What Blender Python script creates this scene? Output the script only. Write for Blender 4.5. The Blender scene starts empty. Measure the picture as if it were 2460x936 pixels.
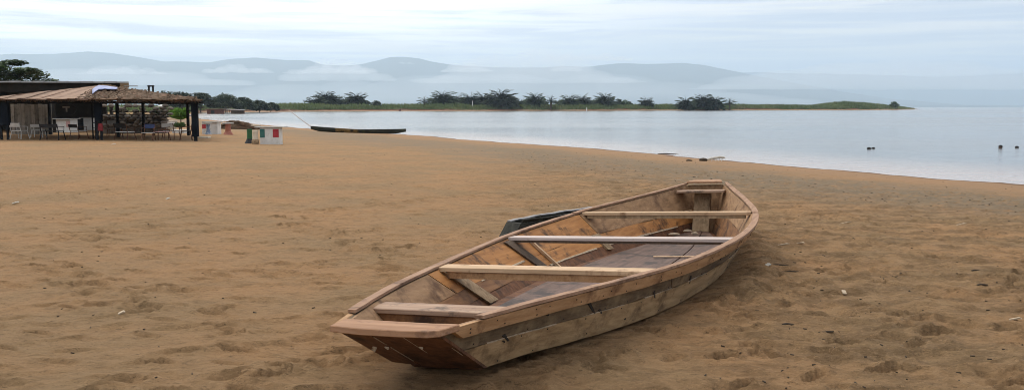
import bpy, bmesh, math, random
import numpy as np
from mathutils import Vector, Matrix

# ------------------------------------------------------------------ camera, sky, sun, exposure
sc = bpy.context.scene
FPX, CX, CY, HY, EYE = 2207.0, 1230.0, 468.0, 257.0, 1.5     # focal length in photo pixels, centre, horizon row, eye height
PITCH = math.atan((CY - HY) / FPX)
cam = bpy.data.cameras.new('camera'); cam.sensor_width = 36.0; cam.lens = 36.0 * FPX / 2460.0
cam.clip_start = 0.05; cam.clip_end = 60000
camo = bpy.data.objects.new('camera', cam); sc.collection.objects.link(camo)
camo.location = (0, 0, EYE); camo.rotation_euler = (math.pi / 2 - PITCH, 0, 0)
sc.camera = camo

SUN_AZ, SUN_EL = math.radians(-38), math.radians(48)          # ahead of the camera, to the left, behind thin cloud
sund = Vector((math.sin(SUN_AZ) * math.cos(SUN_EL), math.cos(SUN_AZ) * math.cos(SUN_EL), math.sin(SUN_EL)))
sun = bpy.data.lights.new('sun', 'SUN'); sun.energy = 1.1; sun.angle = math.radians(22); sun.color = (1.0, 0.95, 0.88)
suno = bpy.data.objects.new('sun', sun); sc.collection.objects.link(suno)
suno.rotation_euler = sund.to_track_quat('Z', 'Y').to_euler()

world = bpy.data.worlds.new('World'); sc.world = world; world.use_nodes = True
wt = world.node_tree; wt.nodes.clear()
def wn(t, **k):
    n = wt.nodes.new(t)
    for a, b in k.items(): setattr(n, a, b)
    return n
def wl(a, b): wt.links.new(a, b)
def wmath(op, a, b=None):
    n = wn('ShaderNodeMath', operation=op)
    for i, v in enumerate((a, b)):
        if v is None: continue
        if hasattr(v, 'is_linked'): wl(v, n.inputs[i])
        else: n.inputs[i].default_value = v
    return n.outputs[0]
def wmix(fac, a, b):
    n = wn('ShaderNodeMix', data_type='RGBA')
    for i, v in ((0, fac), (6, a), (7, b)):
        if hasattr(v, 'is_linked'): wl(v, n.inputs[i])
        else: n.inputs[i].default_value = v if i == 0 else (*v, 1)
    return n.outputs[2]
def wramp(v, lo, hi):
    n = wn('ShaderNodeMapRange', interpolation_type='SMOOTHSTEP')
    wl(v, n.inputs[0]); n.inputs[1].default_value = lo; n.inputs[2].default_value = hi
    return n.outputs[0]
sky = wn('ShaderNodeTexSky', sky_type='NISHITA'); sky.sun_disc = False
sky.sun_elevation = SUN_EL; sky.sun_rotation = SUN_AZ; sky.air_density = 1.0; sky.dust_density = 2.5
tc = wn('ShaderNodeTexCoord')
def wnoise(scale, vec, detail=5, rough=0.55):
    m = wn('ShaderNodeMapping'); wl(tc.outputs['Generated'], m.inputs[0])
    m.inputs['Scale'].default_value = scale; m.inputs['Location'].default_value = vec
    n = wn('ShaderNodeTexNoise'); wl(m.outputs[0], n.inputs['Vector'])
    n.inputs['Scale'].default_value = 1.0; n.inputs['Detail'].default_value = detail; n.inputs['Roughness'].default_value = rough
    n.inputs['Distortion'].default_value = 0.35
    return n.outputs[0]
dot = wn('ShaderNodeVectorMath', operation='DOT_PRODUCT'); wl(tc.outputs['Generated'], dot.inputs[0]); dot.inputs[1].default_value = sund
glow = wramp(dot.outputs['Value'], 0.40, 0.76)                # broad bright part of the overcast round the veiled sun
streak = wramp(wnoise((2.2, 2.2, 60), (3.1, 0.7, 1.2)), 0.44, 0.60)
wisp = wramp(wnoise((4.5, 4.5, 85), (0.3, 5.7, 2.2)), 0.44, 0.64)
SKY_BLUE, SKY_WHITE, SKY_CREAM = (7.6, 8.0, 9.2), (25.5, 24.0, 22.2), (15.4, 13.9, 12.0)
c = wmix(glow, SKY_BLUE, SKY_WHITE)
c = wmix(wmath('MULTIPLY', streak, 0.70), c, SKY_CREAM)
c = wmix(wmath('MULTIPLY', wisp, 0.56), c, (6.6, 7.1, 8.4))
c = wmix(0.90, sky.outputs[0], c)                             # the clear sky shows faintly through the cloud sheet
bg = wn('ShaderNodeBackground'); wl(c, bg.inputs[0]); bg.inputs[1].default_value = 0.105
wo = wn('ShaderNodeOutputWorld'); wl(bg.outputs[0], wo.inputs[0])

sc.view_settings.view_transform = 'Standard'; sc.view_settings.look = 'None'
sc.view_settings.exposure = 0.0; sc.view_settings.gamma = 1.0; sc.view_settings.use_curve_mapping = False
sc.render.engine = 'CYCLES'
sc.cycles.use_denoising = True; sc.cycles.denoising_prefilter = 'ACCURATE'; sc.cycles.denoising_input_passes = 'RGB_ALBEDO_NORMAL'
sc.cycles.max_bounces = 8; sc.cycles.volume_bounces = 6; sc.cycles.filter_width = 0.95; sc.cycles.transparent_max_bounces = 8

# ------------------------------------------------------------------ helpers
col = sc.collection
rng = np.random.default_rng(7)
random.seed(11)
def ray(px, py):
    a, b = (px - CX) / FPX, (CY - py) / FPX
    return Vector((a, math.cos(PITCH) + b * math.sin(PITCH), -math.sin(PITCH) + b * math.cos(PITCH)))
def G(px, py, z=0.0):                       # where the sight line through a photo pixel meets the level z
    r = ray(px, py); t = (z - EYE) / r.z
    return Vector((r.x * t, r.y * t, z))
def D(px, py, y):                           # ... and where it meets the upright plane y metres ahead
    r = ray(px, py); t = y / r.y
    return Vector((r.x * t, y, EYE + r.z * t))

class MB:
    def __init__(s): s.v = []; s.f = []
    def add(s, vs, fs):
        o = len(s.v); s.v += [tuple(p) for p in vs]; s.f += [tuple(i + o for i in f) for f in fs]; return s
    def box(s, c, size, rz=0.0, rx=0.0, ry=0.0, taper=1.0):
        R = Matrix.Rotation(rz, 3, 'Z') @ Matrix.Rotation(ry, 3, 'Y') @ Matrix.Rotation(rx, 3, 'X')
        vs = []
        for z in (-.5, .5):
            k = taper if z > 0 else 1.0
            for x, y in ((-.5, -.5), (.5, -.5), (.5, .5), (-.5, .5)):
                vs.append(Vector(c) + R @ Vector((x * size[0] * k, y * size[1] * k, z * size[2])))
        return s.add(vs, [(3, 2, 1, 0), (4, 5, 6, 7), (0, 1, 5, 4), (1, 2, 6, 5), (2, 3, 7, 6), (3, 0, 4, 7)])
    def loft(s, rings, caps=True, closed=True):
        n = len(rings[0]); o = len(s.v)
        for r in rings: s.v += [tuple(p) for p in r]
        for i in range(len(rings) - 1):
            for j in range(n if closed else n - 1):
                a, b = o + i * n + j, o + i * n + (j + 1) % n
                s.f.append((a, b, b + n, a + n))
        if caps:
            s.f.append(tuple(o + j for j in reversed(range(n)))); e = o + (len(rings) - 1) * n
            s.f.append(tuple(e + j for j in range(n)))
        return s
    def tube(s, pts, r, n=6):
        pts = [Vector(p) for p in pts]
        rr = r if isinstance(r, (list, tuple)) else [r] * len(pts)
        rings = []
        for i, p in enumerate(pts):
            d = (pts[min(i + 1, len(pts) - 1)] - pts[max(i - 1, 0)]).normalized()
            a = d.cross(Vector((0, 0, 1)) if abs(d.z) < .9 else Vector((1, 0, 0))).normalized(); b = d.cross(a)
            rings.append([p + (a * math.cos(2 * math.pi * k / n) + b * math.sin(2 * math.pi * k / n)) * rr[i] for k in range(n)])
        return s.loft(rings)
    def lathe(s, prof, n=14, c=(0, 0, 0)):
        rings = [[Vector(c) + Vector((r * math.cos(2 * math.pi * k / n), r * math.sin(2 * math.pi * k / n), z)) for k in range(n)] for r, z in prof]
        return s.loft(rings)
    def prism(s, poly, z0, z1):
        return s.loft([[(x, y, z0) for x, y in poly], [(x, y, z1) for x, y in poly]])
    def build(s, name, mat, parent=None, smooth=False, bevel=0.0, fixn=True):
        me = bpy.data.meshes.new(name); me.from_pydata(s.v, [], s.f); me.update()
        if fixn:
            bm = bmesh.new(); bm.from_mesh(me); bmesh.ops.recalc_face_normals(bm, faces=bm.faces[:])
            if bevel: bmesh.ops.bevel(bm, geom=bm.edges[:], offset=bevel, segments=1, affect='EDGES', clamp_overlap=True)
            bm.to_mesh(me); bm.free()
        if smooth: me.polygons.foreach_set('use_smooth', [True] * len(me.polygons))
        return link(name, me, mat, parent)
def link(name, me, mat, parent=None):
    o = bpy.data.objects.new(name, me); col.objects.link(o)
    if mat is not None and not me.materials: me.materials.append(mat)
    if parent is not None: o.parent = parent
    return o
def tag(o, label, cat, group=None, kind=None):
    if label: o['label'] = label
    if cat: o['category'] = cat
    if group: o['group'] = group
    if kind: o['kind'] = kind
    return o
def thing(name, label, cat, loc=(0, 0, 0), rz=0.0, group=None):
    o = bpy.data.objects.new(name, None); col.objects.link(o); o.empty_display_size = .2
    o.location = loc; o.rotation_euler = (0, 0, rz)
    return tag(o, label, cat, group)
def dup(root, loc, rz=0.0, scale=1.0, label=None, group=None):
    def cp(o, par):
        c = o.copy(); col.objects.link(c); c.parent = par
        for ch in list(o.children): cp(ch, c)
        return c
    r = cp(root, None); r.location = loc; r.rotation_euler = (0, 0, rz)
    r.scale = (scale,) * 3 if not isinstance(scale, tuple) else scale
    if label: r['label'] = label
    if group: r['group'] = group
    return r

# ---- materials
def material(name, c1, c2, scale=(4, 4, 4), rough=0.8, blot=None, blot_scale=3.0, blot_lo=0.55, blot_hi=0.7, bump=0.0, bump_scale=None,
             detail=5, rnd=0.0, spec=0.3, transl=0.0):
    m = bpy.data.materials.new(name); m.use_nodes = True; t = m.node_tree; n = t.nodes; L = t.links.new
    b = n['Principled BSDF']; b.inputs['Roughness'].default_value = rough; b.inputs['Specular IOR Level'].default_value = spec
    tco = n.new('ShaderNodeTexCoord'); mp = n.new('ShaderNodeMapping'); L(tco.outputs['Object'], mp.inputs[0]); mp.inputs['Scale'].default_value = scale
    nz = n.new('ShaderNodeTexNoise'); L(mp.outputs[0], nz.inputs['Vector']); nz.inputs['Scale'].default_value = 1.0
    nz.inputs['Detail'].default_value = detail; nz.inputs['Roughness'].default_value = 0.62
    oi = n.new('ShaderNodeObjectInfo')
    off = n.new('ShaderNodeVectorMath'); off.operation = 'SCALE'; L(oi.outputs['Random'], off.inputs['Scale']); off.inputs[0].default_value = (31, 17, 23)
    L(off.outputs[0], mp.inputs['Location'])
    rp = n.new('ShaderNodeValToRGB'); L(nz.outputs[0], rp.inputs[0])
    rp.color_ramp.elements[0].position = 0.32; rp.color_ramp.elements[1].position = 0.68
    rp.color_ramp.elements[0].color = (*c1, 1); rp.color_ramp.elements[1].color = (*c2, 1)
    out = rp.outputs[0]
    if blot:
        n2 = n.new('ShaderNodeTexNoise'); L(tco.outputs['Object'], n2.inputs['Vector']); n2.inputs['Scale'].default_value = blot_scale; n2.inputs['Detail'].default_value = 6
        n2.inputs['Roughness'].default_value = 0.65
        mr = n.new('ShaderNodeMapRange'); L(n2.outputs[0], mr.inputs[0]); mr.inputs[1].default_value = blot_lo; mr.inputs[2].default_value = blot_hi
        mx = n.new('ShaderNodeMix'); mx.data_type = 'RGBA'; L(mr.outputs[0], mx.inputs[0]); L(out, mx.inputs[6]); mx.inputs[7].default_value = (*blot, 1); out = mx.outputs[2]
    if rnd:
        hs = n.new('ShaderNodeHueSaturation'); mr = n.new('ShaderNodeMapRange'); L(oi.outputs['Random'], mr.inputs[0])
        mr.inputs[3].default_value = 1 - rnd; mr.inputs[4].default_value = 1 + rnd
        L(mr.outputs[0], hs.inputs['Value']); L(out, hs.inputs['Color']); out = hs.outputs[0]
    L(out, b.inputs['Base Color'])
    if bump:
        bp = n.new('ShaderNodeBump'); bp.inputs['Strength'].default_value = bump; bp.inputs['Distance'].default_value = 0.01
        if bump_scale:
            n3 = n.new('ShaderNodeTexNoise'); L(tco.outputs['Object'], n3.inputs['Vector']); n3.inputs['Scale'].default_value = bump_scale; n3.inputs['Detail'].default_value = 4; L(n3.outputs[0], bp.inputs['Height'])
        else: L(nz.outputs[0], bp.inputs['Height'])
        L(bp.outputs[0], b.inputs['Normal'])
    if transl:
        tr = n.new('ShaderNodeBsdfTranslucent'); L(out, tr.inputs[0]); ms = n.new('ShaderNodeMixShader'); ms.inputs[0].default_value = transl
        L(b.outputs[0], ms.inputs[1]); L(tr.outputs[0], ms.inputs[2]); L(ms.outputs[0], n['Material Output'].inputs[0])
    return m
# grain along x (hull length), along y (across the boat), along z
GX, GY, GZ = (1.3, 22, 22), (22, 1.3, 22), (22, 22, 1.5)
M = {}
M['in_orange'] = material('new_orange_plank', (.28, .118, .034), (.46, .215, .070), GX, .75, (.085, .042, .020), 4.2, .54, .66, .5)
M['in_brown'] = material('stained_brown_plank', (.15, .066, .028), (.27, .135, .055), GX, .75, (.05, .026, .016), 2.6, .50, .66, .35)
M['in_dull'] = material('dull_inner_plank', (.22, .125, .062), (.37, .225, .118), GX, .8, (.11, .055, .028), 3.6, .50, .66, .5)
M['out_grey'] = material('weathered_brown_plank', (.070, .047, .027), (.175, .122, .070), GX, .88, (.25, .180, .100), 3.4, .50, .68, .6)
M['out_tan'] = material('weathered_tan_plank', (.25, .158, .076), (.43, .290, .150), GX, .88, (.12, .072, .035), 3.6, .52, .68, .6)
M['red_dark'] = material('dark_red_plank', (.085, .034, .015), (.175, .076, .033), GZ, .78, (.04, .018, .010), 5, .5, .66, .5)
M['rail'] = material('rail_wood', (.30, .165, .075), (.47, .285, .145), GX, .76, (.15, .075, .036), 4.5, .54, .68, .5)
M['rail_mauve'] = material('worn_rail', (.23, .130, .078), (.39, .240, .152), GX, .78, (.12, .066, .038), 5.0, .54, .70, .5)
M['pale'] = material('pale_fresh_timber', (.43, .285, .165), (.63, .450, .285), GY, .74, (.26, .15, .08), 6, .55, .68, .5)
M['greywood'] = material('silver_grey_timber', (.40, .33, .30), (.56, .475, .43), GY, .74, (.27, .19, .15), 5, .60, .72, .4)
M['pinkwood'] = material('pinkish_timber', (.25, .130, .068), (.41, .238, .138), GY, .76, (.14, .075, .045), 5, .54, .68, .5)
M['bench'] = material('scuffed_bench_timber', (.23, .140, .090), (.43, .295, .205), GY, .74, (.12, .085, .062), 6, .53, .66, .5)
M['floor'] = material('shaded_floor_board', (.068, .037, .026), (.155, .090, .066), GX, .6, (.030, .017, .013), 4.2, .5, .62, .5)  # dark boards, tone lowered further to carry the deep bilge shade
M['rib'] = material('mud_grey_rib', (.22, .148, .082), (.37, .262, .155), GZ, .8, (.11, .07, .038), 6, .52, .68, .5)
M['rib_dark'] = material('dark_rib', (.07, .048, .034), (.13, .09, .06), GZ, .8, None)
M['caulk'] = material('pale_caulking', (.26, .19, .12), (.50, .41, .30), (30, 30, 30), .9)
M['tar'] = material('black_tar', (.018, .015, .012), (.035, .028, .022), (30, 30, 30), .7)

M['dugout'] = material('old_black_timber', (.016, .016, .013), (.045, .045, .036), (3, 14, 14), .9, (.085, .085, .070), 9, .54, .66, .8)
M['dugout_rim'] = material('silvered_rim', (.22, .215, .215), (.33, .32, .32), GX, .8, (.12, .11, .10), 5, .58, .7, .3)
M['canoe'] = material('tarred_canoe_hull', (.014, .017, .013), (.045, .050, .034), (1.5, 8, 8), .8, (.075, .085, .035), 2.5, .58, .7, .2)
M['canoe_ochre'] = material('ochre_canoe_patch', (.13, .085, .03), (.26, .17, .06), (4, 8, 12), .85, (.03, .03, .022), 4, .5, .62)
M['mud'] = material('dry_mud_stain', (.30, .22, .13), (.34, .26, .16), (6, 6, 6), .9)

# ------------------------------------------------------------------ shoreline and terrain
WZ = -0.42
def vnoise(x, y, seed=0):
    xi, yi = np.floor(x).astype(np.int64), np.floor(y).astype(np.int64); xf, yf = x - xi, y - yi
    def h(a, b):
        n = (a * 374761393 + b * 668265263 + seed * 1442695041) & 0xffffffff
        n = ((n ^ (n >> 13)) * 1274126177) & 0xffffffff
        return ((n ^ (n >> 16)) & 0xffff) / 65535.0
    u, v = xf * xf * (3 - 2 * xf), yf * yf * (3 - 2 * yf)
    return (h(xi, yi) * (1 - u) + h(xi + 1, yi) * u) * (1 - v) + (h(xi, yi + 1) * (1 - u) + h(xi + 1, yi + 1) * u) * v
def fbm(x, y, o=4, seed=0):
    r = np.zeros(x.shape); a = 1.0; s = 0.0
    for k in range(o):
        r += a * (vnoise(x * 2 ** k + 17.3 * k, y * 2 ** k - 9.1 * k, seed + k) - .5); s += a; a *= .5
    return r / s * 2
def shore_points():
    pts = [(75, -80), (27.5, 0)]
    for px, py in ((2460, 443), (2400, 438.5), (2300, 430.5), (2200, 422.5), (2100, 413.5), (2000, 405.5), (1900, 398), (1800, 390), (1700, 381), (1600, 372), (1500, 363),
                   (1400, 355.5), (1300, 349), (1200, 341.5), (1100, 333.5), (980, 323), (860, 316), (740, 309), (640, 300.5), (560, 293.5), (470, 284)):
        g = G(px, py, WZ); pts.append((g.x, g.y))
    for px, py in ((452, 276.5), (480, 271.5), (600, 269.3), (740, 268.0), (960, 267.0), (1100, 266.7), (1230, 266.3), (1420, 266.1), (1600, 265.7), (1900, 265.0), (2100, 264.4), (2185, 263.6), (2216, 262.9)):
        g = G(px, py, WZ); pts.append((g.x, g.y))
    pts += [(332, 800), (250, 900), (0, 1000), (-600, 1150), (-9000, 3500)]
    return np.array(pts)
SH = shore_points(); NFAR = 23
def shore_dist(x, y):                       # signed distance to the waterline, positive on land; far = 1 on the opposite bank
    best = np.full(x.shape, 1e12); sign = np.zeros(x.shape); far = np.zeros(x.shape)
    for i in range(len(SH) - 1):
        a, b = SH[i], SH[i + 1]; d = b - a; l2 = d @ d
        t = np.clip(((x - a[0]) * d[0] + (y - a[1]) * d[1]) / l2, 0, 1)
        qx, qy = x - (a[0] + t * d[0]), y - (a[1] + t * d[1]); q = qx * qx + qy * qy
        cr = d[0] * qy - d[1] * qx
        # at shared vertices prefer the segment the point faces most squarely
        sq = np.abs(cr) / math.sqrt(l2)
        m = (q < best - 1e-6) | ((np.abs(q - best) <= 1e-6) & (sq > np.abs(sign)))
        best = np.where(m, q, best); sign = np.where(m, np.sign(cr) * sq, sign); far = np.where(m, 1.0 if i >= NFAR else 0.0, far)
    s = np.sqrt(best) * np.sign(sign)
    wig = .55 * fbm(x / 5.0, y / 5.0, 3, 61) + .22 * fbm(x / .9, y / .9, 2, 63)
    return s + np.where(far > .5, 4 * wig, wig) * (np.abs(s) < 60), far
def base_height(x, y):
    s, far = shore_dist(x, y)
    near = np.where(s > 0, np.minimum(WZ + .0237 * s, 0) , np.maximum(WZ + .05 * s, -2.5))
    # soften the crest of the beach
    near = np.where(s > 0, -.03 * np.log1p(np.exp(np.clip(-(WZ + .0237 * s) / .03, -40, 40))), near)
    farz = np.where(s > 0, np.minimum(WZ + .09 * s, .62), near)
    return np.where(far > .5, farz, near), s, far
def polar(angles, radii):
    A, R_ = np.meshgrid(angles, radii)
    return np.sin(A) * R_, np.cos(A) * R_
def polar_mesh(name, x, y, z, mat, attrs=None):
    nr, na = x.shape
    me = bpy.data.meshes.new(name)
    co = np.stack([x, y, z], -1).reshape(-1, 3)
    i, j = np.meshgrid(np.arange(nr - 1), np.arange(na), indexing='ij'); j2 = (j + 1) % na
    f = np.stack([i * na + j, i * na + j2, (i + 1) * na + j2, (i + 1) * na + j], -1).reshape(-1, 4)[:, ::-1]
    me.vertices.add(len(co)); me.vertices.foreach_set('co', co.ravel().astype(np.float32))
    me.loops.add(f.size); me.loops.foreach_set('vertex_index', f.ravel().astype(np.int32))
    me.polygons.add(len(f)); me.polygons.foreach_set('loop_start', np.arange(0, f.size, 4, dtype=np.int32))
    me.polygons.foreach_set('use_smooth', np.ones(len(f), dtype=bool))
    for k, a in (attrs or {}).items():
        at = me.attributes.new(k, 'FLOAT', 'POINT'); at.data.foreach_set('value', a.ravel().astype(np.float32))
    me.update(calc_edges=True); me.validate()
    return link(name, me, mat)
ang = np.concatenate([np.linspace(-.86, .86, 760), np.linspace(.86, 2 * math.pi - .86, 60)[1:-1]])
rad = np.concatenate([np.geomspace(.25, 2.6, 14)[:-1], np.geomspace(2.6, 60, 600)[:-1], np.geomspace(60, 1300, 170)[:-1], np.geomspace(1300, 20000, 20)])
gx, gy = polar(ang, rad)
gz, gs, gfar = base_height(gx, gy)
land = np.clip((gs - .3) / 2.5, 0, 1) * (gy > -6)
# trampled sand: broad swells, hummocks (rougher to the right and round the boat), then single footprints
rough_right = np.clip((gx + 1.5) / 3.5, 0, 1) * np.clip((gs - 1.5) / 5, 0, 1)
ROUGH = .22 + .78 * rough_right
fade = np.clip(1 - (np.hypot(gx, gy) - 25) / 40, .25, 1)
swell = fbm(gx * .45, gy * .45, 3, 5) * .022
hum = fbm(gx * 2.5 + .7 * fbm(gx * 1.1, gy * 1.1, 2, 3), gy * 5.2, 5, 21)
rip = fbm(gx * 2.4 + fbm(gx * 2, gy * 2, 2, 41), gy * 8.5, 4, 44)
rel = swell + np.abs(hum) * -.072 * ROUGH + hum * .016 * ROUGH + np.maximum(rip, 0) * .052 * ROUGH + fbm(gx * 10, gy * 14, 3, 33) * (.005 + .008 * rough_right)
gz = gz + rel * land * fade
def row(r): return int(np.searchsorted(rad, r))
NP = 2500
for k in range(NP):
    if k < 1900:
        a = rng.uniform(-.62, .62); r = 3.2 + 24 * rng.random() ** 1.25
    else:                                    # paths of prints across the left of the beach
        p = rng.integers(0, 14); q = rng.random()
        a = -.60 + .085 * p + (.16 if p % 3 else -.12) * q - .05 * rng.random(); r = 4.0 + (p * 5 % 7) * 2.3 + 3.5 * q + .6 * rng.random()
    fx, fy = math.sin(a) * r, math.cos(a) * r
    L_, Wd, dep = rng.uniform(.08, .15), rng.uniform(.026, .05), rng.uniform(.016, .058)
    th = math.pi / 2 + rng.uniform(-.7, .7)
    i0, i1 = row(r - .4), row(r + .4); j0, j1 = np.searchsorted(ang[:760], (a - .4 / r, a + .4 / r))
    X, Y = gx[i0:i1, j0:j1] - fx, gy[i0:i1, j0:j1] - fy
    u = (X * math.sin(th) + Y * math.cos(th)) / L_; v = (X * math.cos(th) - Y * math.sin(th)) / Wd
    q = u * u + v * v
    ins = 1 / (1 + np.exp(np.clip(9 * (q - 1), -30, 30)))
    gz[i0:i1, j0:j1] += (-dep * np.clip(.62 + .5 * Y / (Wd * 1.3), .08, 1.2) * ins + .30 * dep * np.exp(-((np.sqrt(q) - 1.5) / .35) ** 2)) * land[i0:i1, j0:j1]

for k in range(70):                          # long shallow drag marks
    a = rng.uniform(-.6, .6); r = 4.5 + 16 * rng.random(); fx, fy = math.sin(a) * r, math.cos(a) * r
    L_, Wd, dep = rng.uniform(.35, .9), rng.uniform(.03, .05), rng.uniform(.010, .024); th = math.pi / 2 + rng.uniform(-.35, .35)
    i0, i1 = row(r - 1.2), row(r + 1.2); j0, j1 = np.searchsorted(ang[:760], (a - 1.2 / r, a + 1.2 / r))
    X, Y = gx[i0:i1, j0:j1] - fx, gy[i0:i1, j0:j1] - fy
    u = (X * math.sin(th) + Y * math.cos(th)) / L_; v = (X * math.cos(th) - Y * math.sin(th) + .06 * np.sin(u * 4 + k)) / Wd
    gz[i0:i1, j0:j1] += -dep * np.exp(-u ** 4) * np.exp(-v * v) * np.clip(1 + .8 * v, .2, 2) * land[i0:i1, j0:j1]

# the sand right round the stranded boat: a shallow bed for the hull, pushed-up sand along its right flank
BO = Vector((-.6331, 4.4768, .03)); BH, BR, BT = .396, .0473, -.0241
def boat_axes():
    F = Vector((math.sin(BH), math.cos(BH), 0)); R_ = Vector((math.cos(BH), -math.sin(BH), 0)); U = Vector((0, 0, 1))
    F2 = F * math.cos(BT) + U * math.sin(BT); U2 = U * math.cos(BT) - F * math.sin(BT)
    R2 = R_ * math.cos(BR) + U2 * math.sin(BR); U3 = U2 * math.cos(BR) - R_ * math.sin(BR)
    return F2, R2, U3
BF, BRt, BU = boat_axes()
def itp(tab): 
    xs, ys = zip(*tab); xs = np.array(xs); ys = np.array(ys)
    m = np.gradient(ys, xs)
    def f(u):
        u = np.clip(u, xs[0], xs[-1]); i = np.clip(np.searchsorted(xs, u) - 1, 0, len(xs) - 2)
        h = xs[i + 1] - xs[i]; t = (u - xs[i]) / h
        return (2 * t**3 - 3 * t**2 + 1) * ys[i] + (t**3 - 2 * t**2 + t) * h * m[i] + (-2 * t**3 + 3 * t**2) * ys[i + 1] + (t**3 - t**2) * h * m[i + 1]
    return f
gunL = itp([(0, .275), (.2, .345), (.6, .49), (1.22, .67), (2.46, .91), (3.4, 1.04), (4.29, 1.105), (5.31, 1.07), (6.32, .92), (7.5, .57), (8.56, .225)])
gunR = itp([(0, .29), (.3, .33), (.66, .395), (1.24, .53), (2.0, .73), (2.5, .86), (3.56, 1.03), (4.3, 1.09), (5.0, 1.09), (5.94, .985), (7.2, .66), (8.56, .225)])
chL = itp([(.60, .29), (1.2, .41), (2.2, .56), (3.6, .67), (5.6, .61), (6.8, .42), (8.3, .12)])
chR = itp([(.60, .27), (1.09, .36), (1.44, .455), (1.91, .59), (2.42, .71), (3.13, .81), (3.9, .865), (4.84, .85), (6.0, .72), (7.1, .46), (8.3, .12)])
def sheer(u): return .3659 - .179 * u / 6 + .2592 * (u / 6) ** 2
def rocker(u): return .05 * np.clip((2.6 - u) / 2.0, 0, 1) ** 2
bu = (gx - BO.x) * BF.x + (gy - BO.y) * BF.y; bv = (gx - BO.x) * BRt.x + (gy - BO.y) * BRt.y
inb = (bu > .2) & (bu < 8.9) & (np.abs(bv) < 2.2)
hullz = BO.z + bu * BF.z + bv * BRt.z
side = np.where(bv > 0, chR(np.clip(bu, .6, 8.3)), chL(np.clip(bu, .6, 8.3)))
din = np.abs(bv) - side + np.where(bu > 8.3, (bu - 8.3) * .6, 0)
under = np.clip(1 - din / .22, 0, 1) * inb * np.clip((bu - .5) / .3, 0, 1) * np.clip((8.75 - bu) / .3, 0, 1)
gz = gz * (1 - under) + np.minimum(gz, hullz - .018) * under
berm = np.exp(-((din - .30) / .16) ** 2) * inb * np.clip((bu - 2.2) / 1.5, 0, 1) * (.6 + .8 * vnoise(gx * 5, gy * 5, 9))
gz = gz + berm * np.where(bv > 0, .035, .015)

# ---- sand
def sand_material():
    m = bpy.data.materials.new('sand'); m.use_nodes = True; t = m.node_tree; n = t.nodes; L = t.links.new
    b = n['Principled BSDF']; b.inputs['Roughness'].default_value = .95; b.inputs['Specular IOR Level'].default_value = .12
    geo = n.new('ShaderNodeNewGeometry')
    def noise(scale, detail=4, rough=.6, dist=0.0, vec=(1, 1, 1)):
        mp = n.new('ShaderNodeMapping'); L(geo.outputs['Position'], mp.inputs[0]); mp.inputs['Scale'].default_value = vec
        k = n.new('ShaderNodeTexNoise'); L(mp.outputs[0], k.inputs['Vector']); k.inputs['Scale'].default_value = scale; k.inputs['Detail'].default_value = detail
        k.inputs['Roughness'].default_value = rough; k.inputs['Distortion'].default_value = dist; return k.outputs[0]
    def rng_(v, a, b_, c=0.0, d=1.0):
        k = n.new('ShaderNodeMapRange'); k.interpolation_type = 'SMOOTHSTEP'; L(v, k.inputs[0]); k.inputs[1].default_value = a; k.inputs[2].default_value = b_; k.inputs[3].default_value = c; k.inputs[4].default_value = d; return k.outputs[0]
    def mul(a, b_):
        k = n.new('ShaderNodeMath'); k.operation = 'MULTIPLY'; L(a, k.inputs[0])
        if hasattr(b_, 'is_linked'): L(b_, k.inputs[1])
        else: k.inputs[1].default_value = b_
        return k.outputs[0]
    def mix(f, a, b_):
        k = n.new('ShaderNodeMix'); k.data_type = 'RGBA'
        for i, v in ((0, f), (6, a), (7, b_)):
            if hasattr(v, 'is_linked'): L(v, k.inputs[i])
            else: k.inputs[i].default_value = v if i == 0 else (*v, 1)
        return k.outputs[2]
    at = n.new('ShaderNodeAttribute'); at.attribute_name = 'shore'
    ar = n.new('ShaderNodeAttribute'); ar.attribute_name = 'churn_shade'
    c = mix(rng_(noise(.55, 5), .35, .66), (.368, .216, .106), (.292, .194, .103))
    c = mix(mul(rng_(noise(5.5, 5, .65), .46, .68), .55), c, (.200, .126, .064))             # damp turned-over sand
    c = mix(mul(mul(ar.outputs['Fac'], rng_(noise(1.7, 5, .62, .4, (1, 2.2, 1)), .40, .62)), .62), c, (.120, .076, .039))  # dark churned patches, deepened to paint the boat's shade on the sand
    c = mix(mul(rng_(noise(34, 8, .95, 0, (.6, 1, 1)), .51, .62), .80), c, (.42, .27, .145))                 # bright grains
    c = mix(mul(rng_(noise(27, 8, .95, 0, (.55, 1.2, 1)), .52, .63), .85), c, (.065, .042, .025))                 # dark grains
    # wrack band of grey silt and dry weed a few metres up from the water, clean damp sand below it
    wob = n.new('ShaderNodeMath'); wob.operation = 'MULTIPLY_ADD'; L(noise(.35, 5), wob.inputs[0]); wob.inputs[1].default_value = 6.0; L(at.outputs['Fac'], wob.inputs[2])
    band = mul(rng_(wob.outputs[0], 5.0, 7.2), rng_(wob.outputs[0], 9.0, 14.5, 1, 0))
    c = mix(mul(mul(band, rng_(noise(3.2, 6, .7, .6, (1, 2.5, 1)), .32, .58)), .85), c, (.205, .168, .120))
    c = mix(mul(mul(band, rng_(noise(7, 6, .72, .8, (1, 2.5, 1)), .58, .68)), .8), c, (.055, .044, .032))
    c = mix(mul(rng_(at.outputs['Fac'], .2, 5.0, 1, 0), .75), c, (.325, .205, .122))
    c = mix(rng_(at.outputs['Fac'], .05, .45, 1, 0), c, (.155, .092, .058))
    # grass-rooted soil inland of the opposite bank
    ag = n.new('ShaderNodeAttribute'); ag.attribute_name = 'grassy'
    c = mix(ag.outputs['Fac'], c, (.075, .105, .04))
    L(c, b.inputs['Base Color'])
    bp = n.new('ShaderNodeBump'); bp.inputs['Strength'].default_value = 1.0; bp.inputs['Distance'].default_value = .04
    L(noise(22, 6, .8, 0, (.6, 1, 1)), bp.inputs['Height']); L(bp.outputs[0], b.inputs['Normal'])
    return m
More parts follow.
